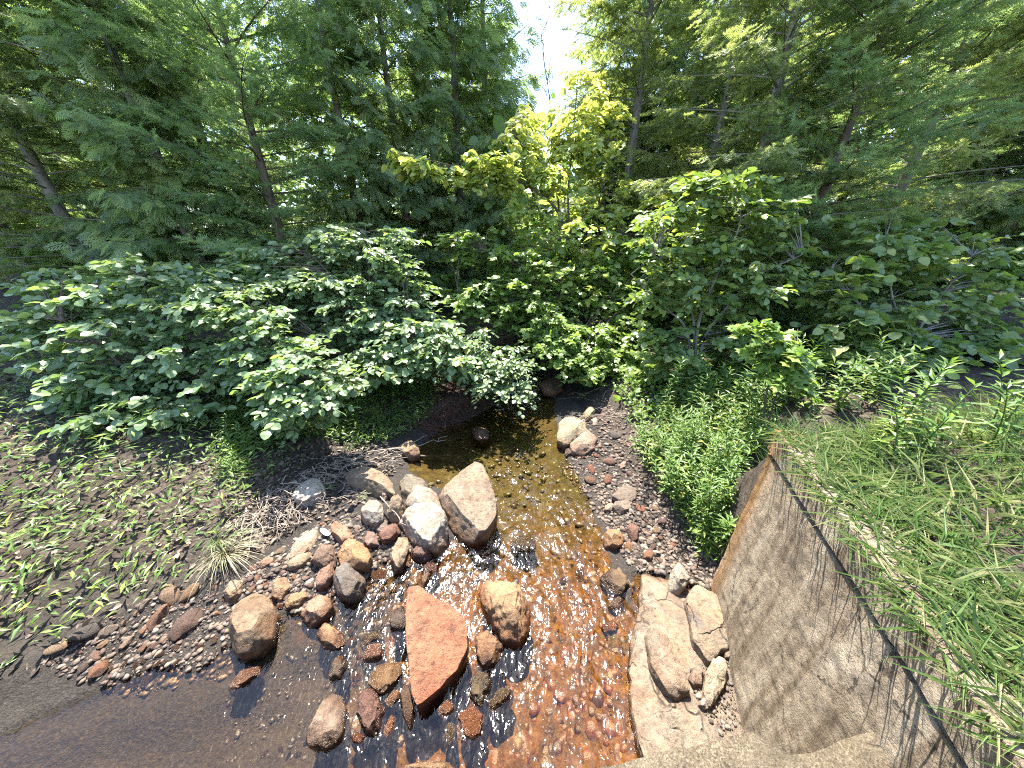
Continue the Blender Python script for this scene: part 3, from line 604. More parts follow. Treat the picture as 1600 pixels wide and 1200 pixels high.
# countable cobbles: a few meshes, copied
def ico(sub):
    import bmesh
    bm = bmesh.new(); bmesh.ops.create_icosphere(bm, subdivisions=sub, radius=1.0)
    V = np.array([v.co[:] for v in bm.verts]); Fc = [tuple(v.index for v in f.verts) for f in bm.faces]; bm.free(); return V, Fc
def stone_shape(V, s):
    rs = np.random.RandomState(s); V = V * np.array([1, rs.uniform(.6, .9), rs.uniform(.4, .65)])
    for _ in range(9):
        n = unit(rs.normal(size=3)); pr = V @ n; lim = pr.max() * rs.uniform(.62, .95); V = V - np.maximum(pr - lim, 0)[:, None] * n * .85
    return V * (1 + .16 * fbm(V[:, 0] * 1.5 + s, V[:, 1] * 1.5, V[:, 2] * 1.5, 4, s))[:, None]
IV3 = ico(4); IV2 = ico(2); IV1 = ico(1)
cob = []
for q in range(6):
    mb = MB(); mb.faces(stone_shape(IV3[0], 60 + q), IV3[1]); cob.append(mb.mesh('cobble', [M_rock], True))
PAL = [RED, OCH, TAN, WHT, GRY, DRK, BRN, PNK, PUR, (.44,.33,.2), (.33,.18,.10), (.2,.12,.1), (.3,.27,.23), (.12,.11,.1)]
kept = []
for nm, px, *_ in ROCKS: kept.append((np.array(px, float).mean(0), np.array(px, float).std(0).max() * 1.35))
def cobbles(poly, n, r0, r1, label, group, pal, sink=.42, kind='cobble'):
    k = 0; tries = 0
    while k < n and tries < n * 30:
        tries += 1; q = sample_poly(poly, 1)[0]; rp = r0 + (r1 - r0) * RS.rand() ** 2.2
        if any(np.hypot(*(q - c)) < r + rp * .8 for c, r in kept): continue
        P, t = ground_at(q[:1], q[1:]); P = P[0]; r = rp * t[0] / F
        kept.append((q, rp * .9))
        o = bpy.data.objects.new(kind, cob[RS.randint(6)]); COL.objects.link(o)
        o.location = (P[0], P[1], P[2] + r * (.5 - sink)); s = r; o.scale = (s, s * RS.uniform(.8, 1.1), s * RS.uniform(.75, 1.2))
        o.rotation_euler = (RS.normal() * .25, RS.normal() * .25, RS.rand() * 6.28)
        c = np.array(pal[RS.randint(len(pal))]) * RS.uniform(.7, 1.2); c = .75 * c + .25 * np.array((.28, .25, .21)); o.color = (*c, 1)
        tag(o, label, 'cobble', group); k += 1
LB = [(352,930),(400,880),(450,850),(500,815),(560,800),(610,815),(660,850),(690,860),(640,890),(600,920),(540,940),(470,965),(420,940),(352,960)]
LS = [(540,940),(620,880),(690,860),(640,930),(625,1100),(700,1120),(720,1190),(560,1190),(530,1080),(535,1010)]
RB = [(880,700),(935,640),(975,680),(1010,760),(1050,830),(1050,880),(985,880),(950,810),(910,740)]
MID = [(700,860),(760,860),(830,880),(930,830),(960,880),(980,960),(960,1050),(860,1000),(780,1050),(740,1050),(740,950)]
cobbles(LB, 92, 5, 17, 'rounded cobble on the left pebble bank among larger rocks', 'cobbles of the left pebble bank', PAL)
cobbles([(352, 905), (420, 880), (470, 960), (430, 975), (400, 1010), (352, 1060)], 22, 4, 14, 'cobble around the big egg-shaped boulder on the left waterline', 'cobbles round the egg-shaped boulder', PAL)
cobbles([(60, 1020), (180, 960), (345, 900), (348, 1000), (200, 1080)], 40, 6, 26, 'cobble on the bank beyond the left edge of the pebble bar', 'cobbles beyond the left edge', PAL)
cobbles([(400, 1180), (480, 1160), (540, 1050), (555, 1190)], 12, 5, 15, 'cobble half sunk in the dark still pool', 'cobbles in the still pool', [BRN, DRK, TAN, GRY], .6)
cobbles(LS, 66, 5, 19, 'wet cobble in the shallow riffle left of and below the red slab', 'cobbles in the left riffle', [RED, OCH, TAN, BRN, (.4,.2,.08), GRY, PNK, OLV, PUR], .30)
cobbles(RB, 62, 4, 13, 'small cobble on the shady gravel right of the stream', 'cobbles of the right gravel bank', PAL + [PUR, GRY, DRK])
cobbles(MID, 26, 6, 18, 'orange and olive cobble sunk in the rapids', 'cobbles under the rapids', [OCH, (.4,.19,.06), (.36,.24,.09), OLV, (.3,.12,.05)], .95)

# uncountable pebbles of the bed and the gravel
def pebbles(name, poly, n, r0, r1, m, label, up=.1, world=False, zc=None):
    q = sample_poly(poly, n)
    if zc is not None: P = atz(q[:, 0], q[:, 1], zc); x, y = P[:, 0], P[:, 1]
    elif world: x, y = q[:, 0], q[:, 1]
    else: P, _ = ground_at(q[:, 0], q[:, 1]); x, y = P[:, 0], P[:, 1]
    z = hlook(x, y) if zc is None else np.full(n, zc); mb = MB(); r = r0 + (r1 - r0) * RS.rand(n) ** 4.5
    for v in range(8):
        k = np.arange(n) % 8 == v; kk = k.sum(); T = (stone_shape(IV2[0] if v < 3 else IV1[0], 200 + v), IV2[1] if v < 3 else IV1[1])
        a = RS.rand(kk) * 6.28; d = np.stack([np.cos(a), np.sin(a), RS.normal(size=kk) * .25], -1); nn = np.stack([RS.normal(size=kk) * .25, RS.normal(size=kk) * .25, np.ones(kk)], -1)
        mb.inst(T, frames(d, nn, r[k]), np.stack([x[k], y[k], z[k] + r[k] * up], -1))
    o = mb.build(name, m, smooth=True); tag(o, kind='stuff', label=label, cat='pebbles')
WB = [(540,960),(560,905),(700,850),(790,840),(880,700),(960,850),(1000,950),(990,1190),(540,1190)]
pebbles('silted_pebbles', [(350,1010),(440,960),(540,930),(540,1190),(350,1190)], 420, .006, .035, M_bedpeb, 'half buried pebbles in the silt of the still pool', -.25)
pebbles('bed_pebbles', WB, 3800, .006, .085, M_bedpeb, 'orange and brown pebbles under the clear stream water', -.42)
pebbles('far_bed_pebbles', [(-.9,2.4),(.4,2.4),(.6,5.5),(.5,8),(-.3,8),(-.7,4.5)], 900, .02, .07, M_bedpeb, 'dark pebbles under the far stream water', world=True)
pebbles('left_gravel', LB, 3800, .004, .034, M_gravel, 'fine mixed gravel between the cobbles of the left bank')
pebbles('pool_edge_gravel', [(60,1040),(180,960),(345,890),(440,960),(400,1020),(352,1060),(200,1090)], 2200, .004, .03, M_gravel, 'gravel along the waterline left of the egg-shaped boulder')
pebbles('right_gravel', [(870,720),(930,620),(985,650),(1020,760),(1080,850),(1130,890),(1110,930),(1040,900),(985,890),(950,830)], 5200, .004, .036, M_gravel, 'fine mixed gravel of the shady right bank')
pebbles('wall_foot_gravel', [(1080,1045),(1100,1030),(1148,1030),(1150,1140),(1120,1150),(1085,1090)], 260, .004, .020, M_gravel, 'loose chips at the foot of the wing wall', 0, False, .135)

# ------------------------------------------------------------------ leaf shapes
def ovate(w=.34, droop=.14, fold=.06):
    V = [(0,0,0),(0,.5,0),(0,1,-droop),(-w*.75,.2,fold),(-w,.5,fold*1.1),(-w*.62,.82,-droop*.3),(w*.75,.2,fold),(w,.5,fold*1.1),(w*.62,.82,-droop*.3)]
    return np.array(V, float), [(0,1,4,3),(1,2,5,4),(0,6,7,1),(1,7,8,2)]
def maple():
    h = [(0,0),(.20,-.06),(.30,.10),(.56,.20),(.42,.36),(.50,.58),(.27,.54),(.16,.66),(0,1.0)]
    V = [(0,.36,.04)] + [(x, y, -.10 * (x*x) - .1 * max(y-.5,0)) for x, y in h] + [(-x, y, -.10 * (x*x) - .1 * max(y-.5,0)) for x, y in h[1:-1]][::-1]
    n = len(V) - 1
    return np.array(V, float), [(0, 1 + i, 1 + (i + 1) % n) for i in range(n)]
def lance(w=.11):
    V = [(0,0,0),(0,.5,-.04),(0,1,-.22),(-w,.42,.02),(w,.42,.02)]
    return np.array(V, float), [(0,1,3),(1,2,3),(0,4,1),(1,4,2)]
def cedar_spray():
    V, Fc = [], []
    def blade(o, a, L, w, z=0):
        d = np.array([math.sin(a), math.cos(a)]); p = np.array([d[1], -d[0]]); b = len(V)
        for q in (o, o + d * L * .45 + p * w, o + d * L, o + d * L * .45 - p * w): V.append((q[0], q[1], z - .22 * (q[1] ** 2)))
        Fc.append((b, b + 1, b + 2, b + 3))
    blade(np.zeros(2), 0, 1, .028)
    for y, L in ((.06, .36), (.18, .44), (.32, .44), (.46, .38), (.60, .31), (.74, .22)):
        for sgn in (-1, 1):
            o = np.array([0, y + .035 * sgn]); a = sgn * .62; blade(o, a, L, .030, .015 * sgn)
            if L > .3: blade(o + np.array([math.sin(a), math.cos(a)]) * L * .4, a + sgn * .6, L * .42, .026, -.01)
    return np.array(V, float), Fc
def needle_twig(nl=.26, ang=.95, k=7, w=.030):
    V = [(-.012,0,0),(.012,0,0),(0,1,0)]; Fc = [(0,1,2)]
    for i in range(k):
        y = .04 + .86 * i / k
        for sgn in (-1, 1):
            L = nl * (1 - .35 * i / k); b = len(V); dx, dy = sgn * math.sin(ang) * L, math.cos(ang) * L
            V += [(0, y - w, 0), (0, y + w, 0), (dx, y + dy, .05 * ((i % 3) - 1))]; Fc.append((b, b + 1, b + 2))
    return np.array(V, float), Fc
T_OV, T_OVW, T_MAP, T_LAN, T_CED = ovate(.30, .16), ovate(.40, .10), maple(), lance(.11), cedar_spray()
T_SPR, T_HEM = needle_twig(.30, .80, 8, .040), needle_twig(.26, 1.1, 9, .040)

# ------------------------------------------------------------------ conifers
def conifer(name, h, Lmax, tmpl, fol, bark, spray, seed, droop, e0, z0=.3, dens=1.0, hang=.2, bareprob=.1):
    rs = np.random.RandomState(seed); root = empty(name)
    tr = MB(); cr = MB()
    zs = np.linspace(0, h, 14); r0 = .012 * h + .03
    wob = np.stack([.02 * h * fbm(zs * .2, seed, 0, 2, 3), .02 * h * fbm(zs * .2, seed + 9, 0, 2, 3), zs], -1); wob[:, :2] -= wob[0, :2]
    tr.tube(np.vstack([wob[0] - [0, 0, .5], wob]), np.concatenate([[r0 * 1.25], r0 * (1 - .93 * zs / h)]), 10)
    z = z0; a = rs.rand() * 6
    while z < h * .985:
        f = z / h; L = Lmax * (min(1, .55 + 2.2 * f)) * (1 - f) ** .45 * rs.uniform(.6, 1.12) + .15
        a += 2.4 + rs.normal() * .3
        p0 = np.array([np.interp(z, zs, wob[:, k]) for k in range(3)])
        s = np.linspace(0, 1, 9); da = rs.normal() * .2
        az = a + da * s; ee = e0 + .5 * f + rs.normal() * .08
        r = L * s
        P = p0 + np.stack([np.cos(az) * r, np.sin(az) * r, L * (math.tan(ee) * s - droop * s ** 2 + (.35 * droop) * s ** 4)], -1)
        tr.tube(P, np.linspace(.006 + .008 * L, .003, 9), 5)
        bare = rs.rand() < bareprob * (1.6 - f)
        m = max(3, int(L / (.13 / dens))) if not bare else 2
        sv = np.linspace(.16 if not bare else .8, 1, m); bp = np.stack([np.interp(sv, s, P[:, k]) for k in range(3)], -1)
        bd = unit(np.stack([np.cos(a + da * sv), np.sin(a + da * sv), math.tan(ee) - 2 * droop * sv], -1)); bs = unit(np.cross(bd, [0, 0, 1.0]))
        pos, dr = [], []
        for sg in (-1, 1):
            l2 = np.maximum(.50 * L * (1.08 - sv) ** .8, spray * .5) * rs.uniform(.6, 1.2, m)
            td = unit(bd * .75 + sg * bs * .8 + np.stack([np.zeros(m), np.zeros(m), rs.normal(size=m) * .18 - hang * .4], -1))
            kmax = 5; 
            for q in range(kmax):
                u = q * spray * .62 + .02; ok = u < l2
                if not ok.any(): break
                pp = bp + td * u - np.array([0, 0, 1.]) * (hang * u * u)[..., None] if False else bp + td * u + np.stack([np.zeros(m), np.zeros(m), np.full(m, -hang * u * u)], -1)
                pos.append(pp[ok]); dd = td + rs.normal(size=(m, 3)) * .28 - [0, 0, hang * (.5 + u)]; dr.append(dd[ok])
                if q: 
                    for s2 in (-1, 1):
                        k2 = ok & (rs.rand(m) < .75); dd = bd * .8 + s2 * td * .5 + rs.normal(size=(m, 3)) * .3 - [0, 0, hang]
                        pos.append(pp[k2]); dr.append(dd[k2])
        pos.append(bp[-1:]); dr.append(bd[-1:])
        pos = np.concatenate(pos); dr = unit(np.concatenate(dr)); k = len(pos)
        up = np.tile([0, 0, 1.], (k, 1)) + rs.normal(size=(k, 3)) * .45
        shade = np.clip(rs.rand(k) * .75 + rs.rand() * .25, 0, 1)
        cr.inst(tmpl, frames(dr, up, spray * rs.uniform(.75, 1.35, k)), pos, shade)
        z += rs.uniform(.035, .085) * (1 + .3 * (1 - f)) / dens ** .5
    tr.build('trunk', bark, root, True); cr.build('crown', fol, root)
    return root
PROTO = {
 'spruce': conifer('spruce_tree', 7.8, 2.1, T_SPR, M_spruce, M_bark, .20, 1, .10, -.05, .3, 1.0, .15, .04),
 'fir': conifer('fir_tree', 7.0, 2.1, T_SPR, M_spruce, M_bark, .20, 2, .05, .02, .2, 1.0, .08, .04),
 'cedar': conifer('cedar_tree', 8.2, 1.7, T_CED, M_cedar, M_greybark, .26, 3, .22, .12, .3, 1.0, .45, .03),
 'cedar2': conifer('cedar_tree', 8.0, 1.6, T_CED, M_cedar, M_greybark, .26, 4, .25, .15, .3, 1.0, .5, .03),
 'hemlock': conifer('hemlock_tree', 8.2, 2.3, T_HEM, M_hemlock, M_greybark, .19, 5, .20, .08, .5, 1.0, .35, .14),
 'hemlock2': conifer('hemlock_tree', 7.8, 2.3, T_HEM, M_hemlock, M_greybark, .19, 6, .18, .05, .3, .9, .3, .30),
}
used_proto = set()
def place(kind, px, t, scale, rot, label, group=None, lean=0.0, py=376):
    q = pt(px, py, t); x, y = q[0], q[1]
    o = PROTO[kind]
    if kind in used_proto: o = copy_tree(o)
    used_proto.add(kind)
    o.location = (x, y, drop(x, y) - .1); o.rotation_euler = (lean * .3, lean, rot); o.scale = (scale, scale, scale)
    tag(o, label, 'tree', group); return o
# left bank
place('fir', 440, 6.4, 1.0, 0.4, 'dark green fir with flat layered boughs, nearest conifer at the upper left')
place('spruce', 372, 7.6, 1.1, 1.0, 'tall spruce behind the nearest fir at the upper left edge')
place('cedar', 566, 8.2, 1.05, 2.0, 'pale green white cedar right of the nearest fir with a full drooping crown')
place('cedar2', 640, 8.8, 1.15, 3.0, 'white cedar showing a grey trunk between drooping sprays left of the sky gap')
place('cedar', 722, 10.2, 1.35, 4.4, 'tall white cedar at the left edge of the sky gap')
place('cedar2', 762, 12.6, 1.55, .8, 'farther dark cedar whose side borders the sky gap')
# right bank
place('hemlock', 968, 9.6, 1.3, .5, 'hemlock with sunlit feathery boughs at the right edge of the sky gap')
place('hemlock2', 1080, 7.8, 1.0, 2.0, 'hemlock with bare grey lower branches behind the viburnum')
place('hemlock', 1165, 5.9, .9, 3.6, 'leaning hemlock with a thick pale trunk at the upper right', lean=.06)
place('fir', 1262, 5.2, .85, 1.3, 'fir with bright fan-like boughs at the right edge')
place('hemlock2', 1000, 13.5, 1.15, 4.0, 'farther hemlock filling the gap behind the sunlit one')
place('spruce', 1120, 11.0, 1.05, 2.8, 'dark spruce deep behind the bare hemlock branches')
place('spruce', 868, 34.0, .62, 1.1, 'tiny pointed spruce far up the valley in the sky gap')
place('cedar2', 938, 13.0, 1.35, 2.6, 'white cedar standing just right of the sky gap behind the sunlit hemlock')
place('cedar', 1050, 12.0, 1.5, 5.2, 'tall white cedar in the back right between two hemlocks')
GB = 'conifers filling the woods beyond the two banks'; LB_ = 'conifer deep in the woods beyond the banks, half hidden by nearer trees'
for k, (px, t, s, kd) in enumerate([(300, 6.6, 1.0, 'cedar'), (215, 7.5, 1.05, 'spruce'), (120, 6.5, .95, 'hemlock'), (20, 7.2, 1.0, 'cedar2'), (-60, 9, 1.1, 'fir'),
                                 (200, 12, 1.2, 'cedar'), (60, 12, 1.2, 'spruce'),
                                 (1370, 6.2, .95, 'hemlock'), (1460, 7.2, 1.0, 'spruce'), (1560, 6.6, 1.0, 'cedar'), (1650, 8, 1.1, 'fir'),
                                 (1290, 10, 1.1, 'spruce'), (1420, 12, 1.2, 'cedar2'), (1550, 12, 1.2, 'hemlock2'),
                                 (1190, 15, 1.2, 'cedar'), (1060, 18, 1.2, 'fir'), (740, 19, 1.15, 'hemlock2')]):
    place(kd, px, t, s, k * 1.3, LB_, GB)

# ------------------------------------------------------------------ broadleaf trees far behind, sunlit
def broadleaf(name, h, seed, label, x, y, fol=M_far, leaf=.16, n=5200, crown=(.30, .42)):
    rs = np.random.RandomState(seed); b = np.array([0, 0, 0.]); root = empty(name, (x, y, drop(x, y) - .1), label, 'tree')
    tr, cr = MB(), MB()
    zz = np.linspace(-.4, h * .85, 9); P = np.stack([.03 * h * fbm(zz * .3, seed, 0, 2, 5), .03 * h * fbm(zz * .3, seed + 5, 0, 2, 5), zz], -1); P[:, :2] -= P[0, :2]
    tr.tube(P, np.linspace(.016 * h + .02, .01, 9), 8)
    k = 46; c = unit(rs.normal(size=(k, 3))) * rs.rand(k, 1) ** .4 * np.array([h * crown[0], h * crown[0], h * crown[1]]) + [0, 0, h * .58]
    for q in c:
        a = P[np.clip(np.searchsorted(zz, q[2] * .75), 1, 8)]; mid = (a + q) / 2 + [0, 0, -.02 * h]
        tr.tube(np.array([a, mid, q]), [.02 + .002 * h, .012, .004], 5)
    i = rs.randint(k, size=n); off = rs.normal(size=(n, 3)) * np.array([.07, .07, .045]) * h
    pos = c[i] + off; a = rs.rand(n) * 6.28; d = np.stack([np.cos(a), np.sin(a), rs.normal(size=n) * .4 - .35], -1)
    cr.inst(T_OVW, frames(d, np.tile([0, 0, 1.], (n, 1)) + rs.normal(size=(n, 3)) * .5, leaf * rs.uniform(.7, 1.3, n)), pos, rs.rand(n))
    tr.build('trunk', M_bark, root, True); cr.build('crown', fol, root); return root
for k, (px, t, h, lab) in enumerate([(395, 14, 11, 'pale sunlit broadleaf tree glimpsed behind the fir at the left edge'), (535, 17, 13, 'pale sunlit broadleaf tree glimpsed between fir and cedars'),
        (690, 24, 13, 'light green broadleaf tree far behind the tall cedar'), (845, 22, 6.0, 'low bright bush-like tree closing the end of the stream valley'),
        (930, 15, 6.5, 'light green broadleaf tree behind the yellow sapling'), (1100, 24, 14, 'pale broadleaf tree glimpsed behind the hemlocks'), (1240, 14, 11, 'bright broadleaf tree glimpsed at the right edge'),
        (150, 17, 12, 'broadleaf tree in the woods far to the left'), (1480, 17, 12, 'broadleaf tree in the woods far to the right')]):
    q = pt(px, 376, t); broadleaf('broadleaf_tree', h, 70 + k, lab, q[0], q[1])

def far_woods():
    rs = np.random.RandomState(99); k = 900
    k = 1300; a = np.concatenate([rs.uniform(-60, -.3, k // 2), rs.uniform(5.6, 60, k // 2)]); y = 20 + rs.rand(k) * 16 - .18 * np.abs(a); h = rs.uniform(5, 19, k)
    mid = rs.rand(k) < .10; a = np.where(mid, rs.uniform(-.5, 6, k), a); h = np.where(mid, rs.uniform(1.5, 5.5, k), h)
    c = np.stack([a + .0 * y, y, 1.5 + h * rs.rand(k)], -1); n = 62000; i = rs.randint(k, size=n)
    pos = c[i] + rs.normal(size=(n, 3)) * np.array([1.0, .8, .8]); g_ = rs.rand(n) * 6.28; d = np.stack([np.cos(g_), np.sin(g_), rs.normal(size=n) * .5 - .3], -1)
    mb = MB(); mb.inst(T_OVW, frames(d, np.tile([0, 0, 1.], (n, 1)) + rs.normal(size=(n, 3)) * .6, .40 * rs.uniform(.6, 1.3, n)), pos, rs.rand(n))
    tag(mb.build('far_woods', M_far), 'mass of light green woods far behind both banks', 'woods', kind='stuff')
far_woods()

# ------------------------------------------------------------------ shrubs traced by crown outline and depth
def shrub(name, label, cat, base, stems, crowns, tmpl, fol, leaf, bark=M_bark, seed=1, droop=.12, flat=.35, group=None, stem_r=.022, tilt=.45):
    """stems: lists of (px,py,t); crowns: (outline, t at its top, t at its bottom, depth spread, sprays, leaves per spray, spray radius)"""
    rs = np.random.RandomState(seed); global RS
    b = np.array([base[0], base[1], drop(base[0], base[1]) - .03]); root = empty(name, b, label, cat, group)
    tr, cr = MB(), MB(); nodes = [np.zeros(3)]
    for st in stems:
        Q = np.array([np.zeros(3)] + [pt(*q) - b for q in st]); s = np.linspace(0, 1, 5 * len(Q)); sk = np.linspace(0, 1, len(Q))
        P = np.stack([np.interp(s, sk, Q[:, k]) for k in range(3)], -1)
        for _ in range(3): P[1:-1] = .5 * P[1:-1] + .25 * (P[2:] + P[:-2])
        P[1:] += np.stack([.02 * fbm(s[1:] * 6, seed, k, 3, 8) for k in range(3)], -1)
        r = np.linspace(stem_r, .005, len(P)); tr.tube(np.vstack([P[:1] - [0, 0, .1], P]), np.concatenate([[stem_r * 1.2], r]), 7); nodes += list(P[len(P) // 5:])
    nodes = np.array(nodes)
    for (poly, t0, t1, dt, ns, nl, rad, *bias) in crowns:
        ns = int(ns * 1.6); keep = RS; RS = rs; q = sample_poly(poly, ns); RS = keep
        lo, hi = np.array(poly)[:, 1].min(), np.array(poly)[:, 1].max(); u = (q[:, 1] - lo) / (hi - lo)
        C = pt(q[:, 0], q[:, 1], t0 + (t1 - t0) * u + rs.uniform(-dt, dt, ns)) - b
        for c in C:
            if c[2] + b[2] < drop(c[0] + b[0], c[1] + b[1]) + .12: c[2] = drop(c[0] + b[0], c[1] + b[1]) + .12 - b[2] + rs.rand() * .1
            dv = nodes - c; cost = np.linalg.norm(dv, axis=1) + 1.2 * np.maximum(dv[:, 2] + .05, 0); a = nodes[cost.argmin()]
            L = np.linalg.norm(c - a); s = np.linspace(0, 1, 7)[:, None]; mid = (a + c) / 2 + [0, 0, .10 * L] + rs.normal(size=3) * .05 * L
            P = (1 - s) ** 2 * a + 2 * s * (1 - s) * mid + s * s * c
            tr.tube(P, np.linspace(min(.004 + .005 * L, stem_r * .6), .0018, 7), 5)
            out = unit((c - a) * [1, 1, .3] + 1e-6); base_az = math.atan2(out[1], out[0])
            kt = max(3, nl // 7); pos, dr = [], []
            for q_ in range(kt):
                st = rs.uniform(.55, 1); p0 = P[0] * 0 + np.array([np.interp(st, s[:, 0], P[:, k]) for k in range(3)])
                az = base_az + rs.normal() * 1.0; ln = rad * rs.uniform(.5, 1.15); e = rs.normal() * flat * .5
                d = np.array([math.cos(az), math.sin(az), e]); v = np.linspace(.1, 1, 7)[:, None]
                tp = p0 + d * ln * v - np.array([0, 0, 1]) * droop * ln * v * v
                tr.tube(np.vstack([p0, tp[::3]]), [.0022, .0018, .0015, .001], 3)
                pos.append(tp); sg = np.where(np.arange(7) % 2 == 0, 1, -1)[:, None]; sd = np.array([-d[1], d[0], 0])
                dd = d * .75 + sg * sd * .85; dd[-1] = d; dd = dd + rs.normal(size=(7, 3)) * .22 - [0, 0, .18]; dr.append(dd)
            pos = np.concatenate(pos); dr = unit(np.concatenate(dr)); k = len(pos)
            up = np.tile([0, 0, 1.], (k, 1)) + rs.normal(size=(k, 3)) * tilt
            tm = tmpl if tmpl is T_MAP or rs.rand() < .6 else (T_OV if tmpl is T_OVW else T_OVW)
            cr.inst(tm, frames(dr, up, leaf * (1.25 - .85 * rs.rand(k) ** 1.6)), pos, np.clip(rs.rand(k) * .8 + rs.rand() * .2, 0, 1) * (bias[1] - bias[0] if bias else 1) + (bias[0] if bias else 0))
    tr.build('stem', bark, root, True); cr.build('foliage', fol, root); return root
def xy(px, py, t): q = pt(px, py, t); return (q[0], q[1])

shrub('alder_shrub', 'round-leaved alder shrub with several stems on the left bank, top leaves catching the sun', 'shrub', xy(582, 600, 4.8),
      [[(580, 520, 4.8), (578, 430, 4.9), (570, 350, 4.9)], [(560, 500, 4.6), (520, 430, 4.6), (470, 385, 4.7)], [(610, 520, 4.7), (640, 480, 4.6), (700, 530, 4.4)], [(545, 560, 4.4), (500, 530, 4.2)]],
      [([(356, 400), (400, 385), (450, 400), (480, 440), (420, 470), (356, 460)], 4.6, 4.4, .4, 22, 35, .28),
       ([(455, 378), (485, 352), (560, 350), (632, 362), (640, 410), (668, 440), (660, 480), (590, 440), (520, 440), (455, 410)], 4.9, 4.6, .45, 48, 35, .30),
       ([(400, 430), (520, 430), (600, 440), (690, 500), (740, 545), (720, 600), (640, 590), (560, 575), (480, 560), (400, 540)], 4.7, 4.2, .4, 92, 42, .30)],
      T_OVW, M_alder, .095, seed=21)
shrub('alder_shrub', 'nearest low alder at the left edge with large pale leaves hanging over the bank', 'shrub', xy(430, 690, 3.7),
      [[(430, 620, 3.6), (420, 540, 3.6), (390, 470, 3.6)], [(450, 620, 3.4), (490, 580, 3.3)], [(400, 600, 3.6), (360, 520, 3.5)]],
      [([(352, 440), (400, 445), (450, 520), (520, 560), (550, 600), (540, 640), (480, 672), (440, 655), (400, 610), (352, 560)], 3.7, 3.15, .3, 70, 35, .24)],
      T_OVW, M_alder, .085, seed=22)
shrub('alder_shrub', 'alder limb of small leaves leaning out over the stream from the dark root bank', 'shrub', xy(665, 610, 5.2),
      [[(680, 560, 5.1), (740, 545, 4.8), (800, 580, 4.5)], [(700, 540, 5.0), (760, 510, 4.9)]],
      [([(650, 545), (700, 505), (770, 515), (822, 560), (818, 620), (800, 632), (775, 600), (750, 628), (735, 600), (690, 575)], 4.8, 4.3, .3, 46, 35, .26)],
      T_OVW, M_alder, .070, seed=23, droop=.35)
shrub('alder_shrub', 'wide alder thicket beyond the left edge of the bank', 'shrub', xy(270, 640, 3.8),
      [[(250, 540, 3.8), (220, 430, 3.9)], [(300, 520, 3.9), (330, 440, 4.0)], [(180, 560, 3.6), (100, 500, 3.6)]],
      [([(40, 420), (200, 390), (345, 420), (348, 600), (300, 660), (100, 660), (20, 560)], 4.0, 3.4, .4, 100, 35, .28)], T_OVW, M_alder, .10, seed=24)
shrub('yellow_sapling', 'tall backlit sapling with yellow-green drooping leaves in the centre, reaching into the sky gap', 'tree', xy(915, 490, 6.5),
      [[(905, 420, 6.5), (885, 330, 6.5), (895, 210, 6.4), (905, 90, 6.3)], [(940, 430, 6.5), (930, 330, 6.5), (970, 180, 6.5)], [(880, 330, 6.4), (810, 280, 6.1), (720, 262, 5.7), (610, 236, 5.3)], [(890, 400, 6.5), (840, 330, 6.5), (800, 200, 6.5)], [(920, 440, 6.4), (1000, 330, 6.2), (1080, 292, 6.0)]],
      [([(893, 95), (915, 80), (922, 130), (983, 138), (990, 200), (975, 250), (880, 260), (870, 190), (890, 160)], 6.2, 6.2, .4, 30, 28, .28, .45, 1.0),
       ([(765, 185), (820, 150), (860, 170), (885, 250), (880, 300), (800, 290), (765, 240)], 6.2, 6.2, .5, 23, 28, .30, .4, 1.0),
       ([(770, 240), (980, 240), (1015, 330), (1005, 400), (950, 470), (880, 480), (830, 440), (780, 360)], 6.2, 6.0, .6, 46, 28, .36, .1, .95),
       ([(780, 380), (1010, 380), (1020, 470), (960, 540), (860, 520), (790, 480)], 6.0, 5.6, .4, 30, 28, .34, .0, .6),
       ([(594, 225), (625, 232), (705, 265), (725, 235), (795, 245), (800, 300), (720, 296), (640, 280)], 5.45, 5.65, .22, 28, 28, .22, .3, .98),
       ([(1000, 310), (1060, 288), (1095, 290), (1080, 306), (1010, 335)], 5.9, 5.9, .1, 6, 21, .2, .3, .98)],
      T_OV, M_yellow, .135, M_bark, 25, droop=.55, flat=.5, stem_r=.035, tilt=.6)
shrub('maple_shrub', 'bright green maple shrub with flat leaf layers right over the far stream', 'shrub', xy(850, 540, 6.2),
      [[(850, 470, 6.0), (820, 420, 5.8), (760, 390, 5.6)], [(860, 490, 5.8), (780, 460, 5.4), (715, 455, 5.3)], [(870, 520, 5.6), (940, 560, 5.1), (1000, 600, 4.8)]],
      [([(690, 370), (740, 345), (810, 360), (845, 410), (835, 450), (760, 420), (700, 400)], 5.6, 5.5, .35, 30, 42, .30),
       ([(695, 455), (760, 430), (850, 440), (890, 500), (850, 540), (790, 510), (735, 500)], 5.4, 5.2, .35, 44, 42, .30),
       ([(830, 520), (900, 490), (965, 510), (1000, 560), (1012, 622), (970, 605), (900, 590), (850, 570)], 5.3, 4.7, .3, 70, 42, .28),
       ([(770, 400), (860, 400), (1000, 430), (1010, 500), (900, 520), (800, 480)], 5.9, 5.6, .35, 60, 42, .30)],
      T_MAP, M_redmaple, .085, seed=26, droop=.15, flat=.25)
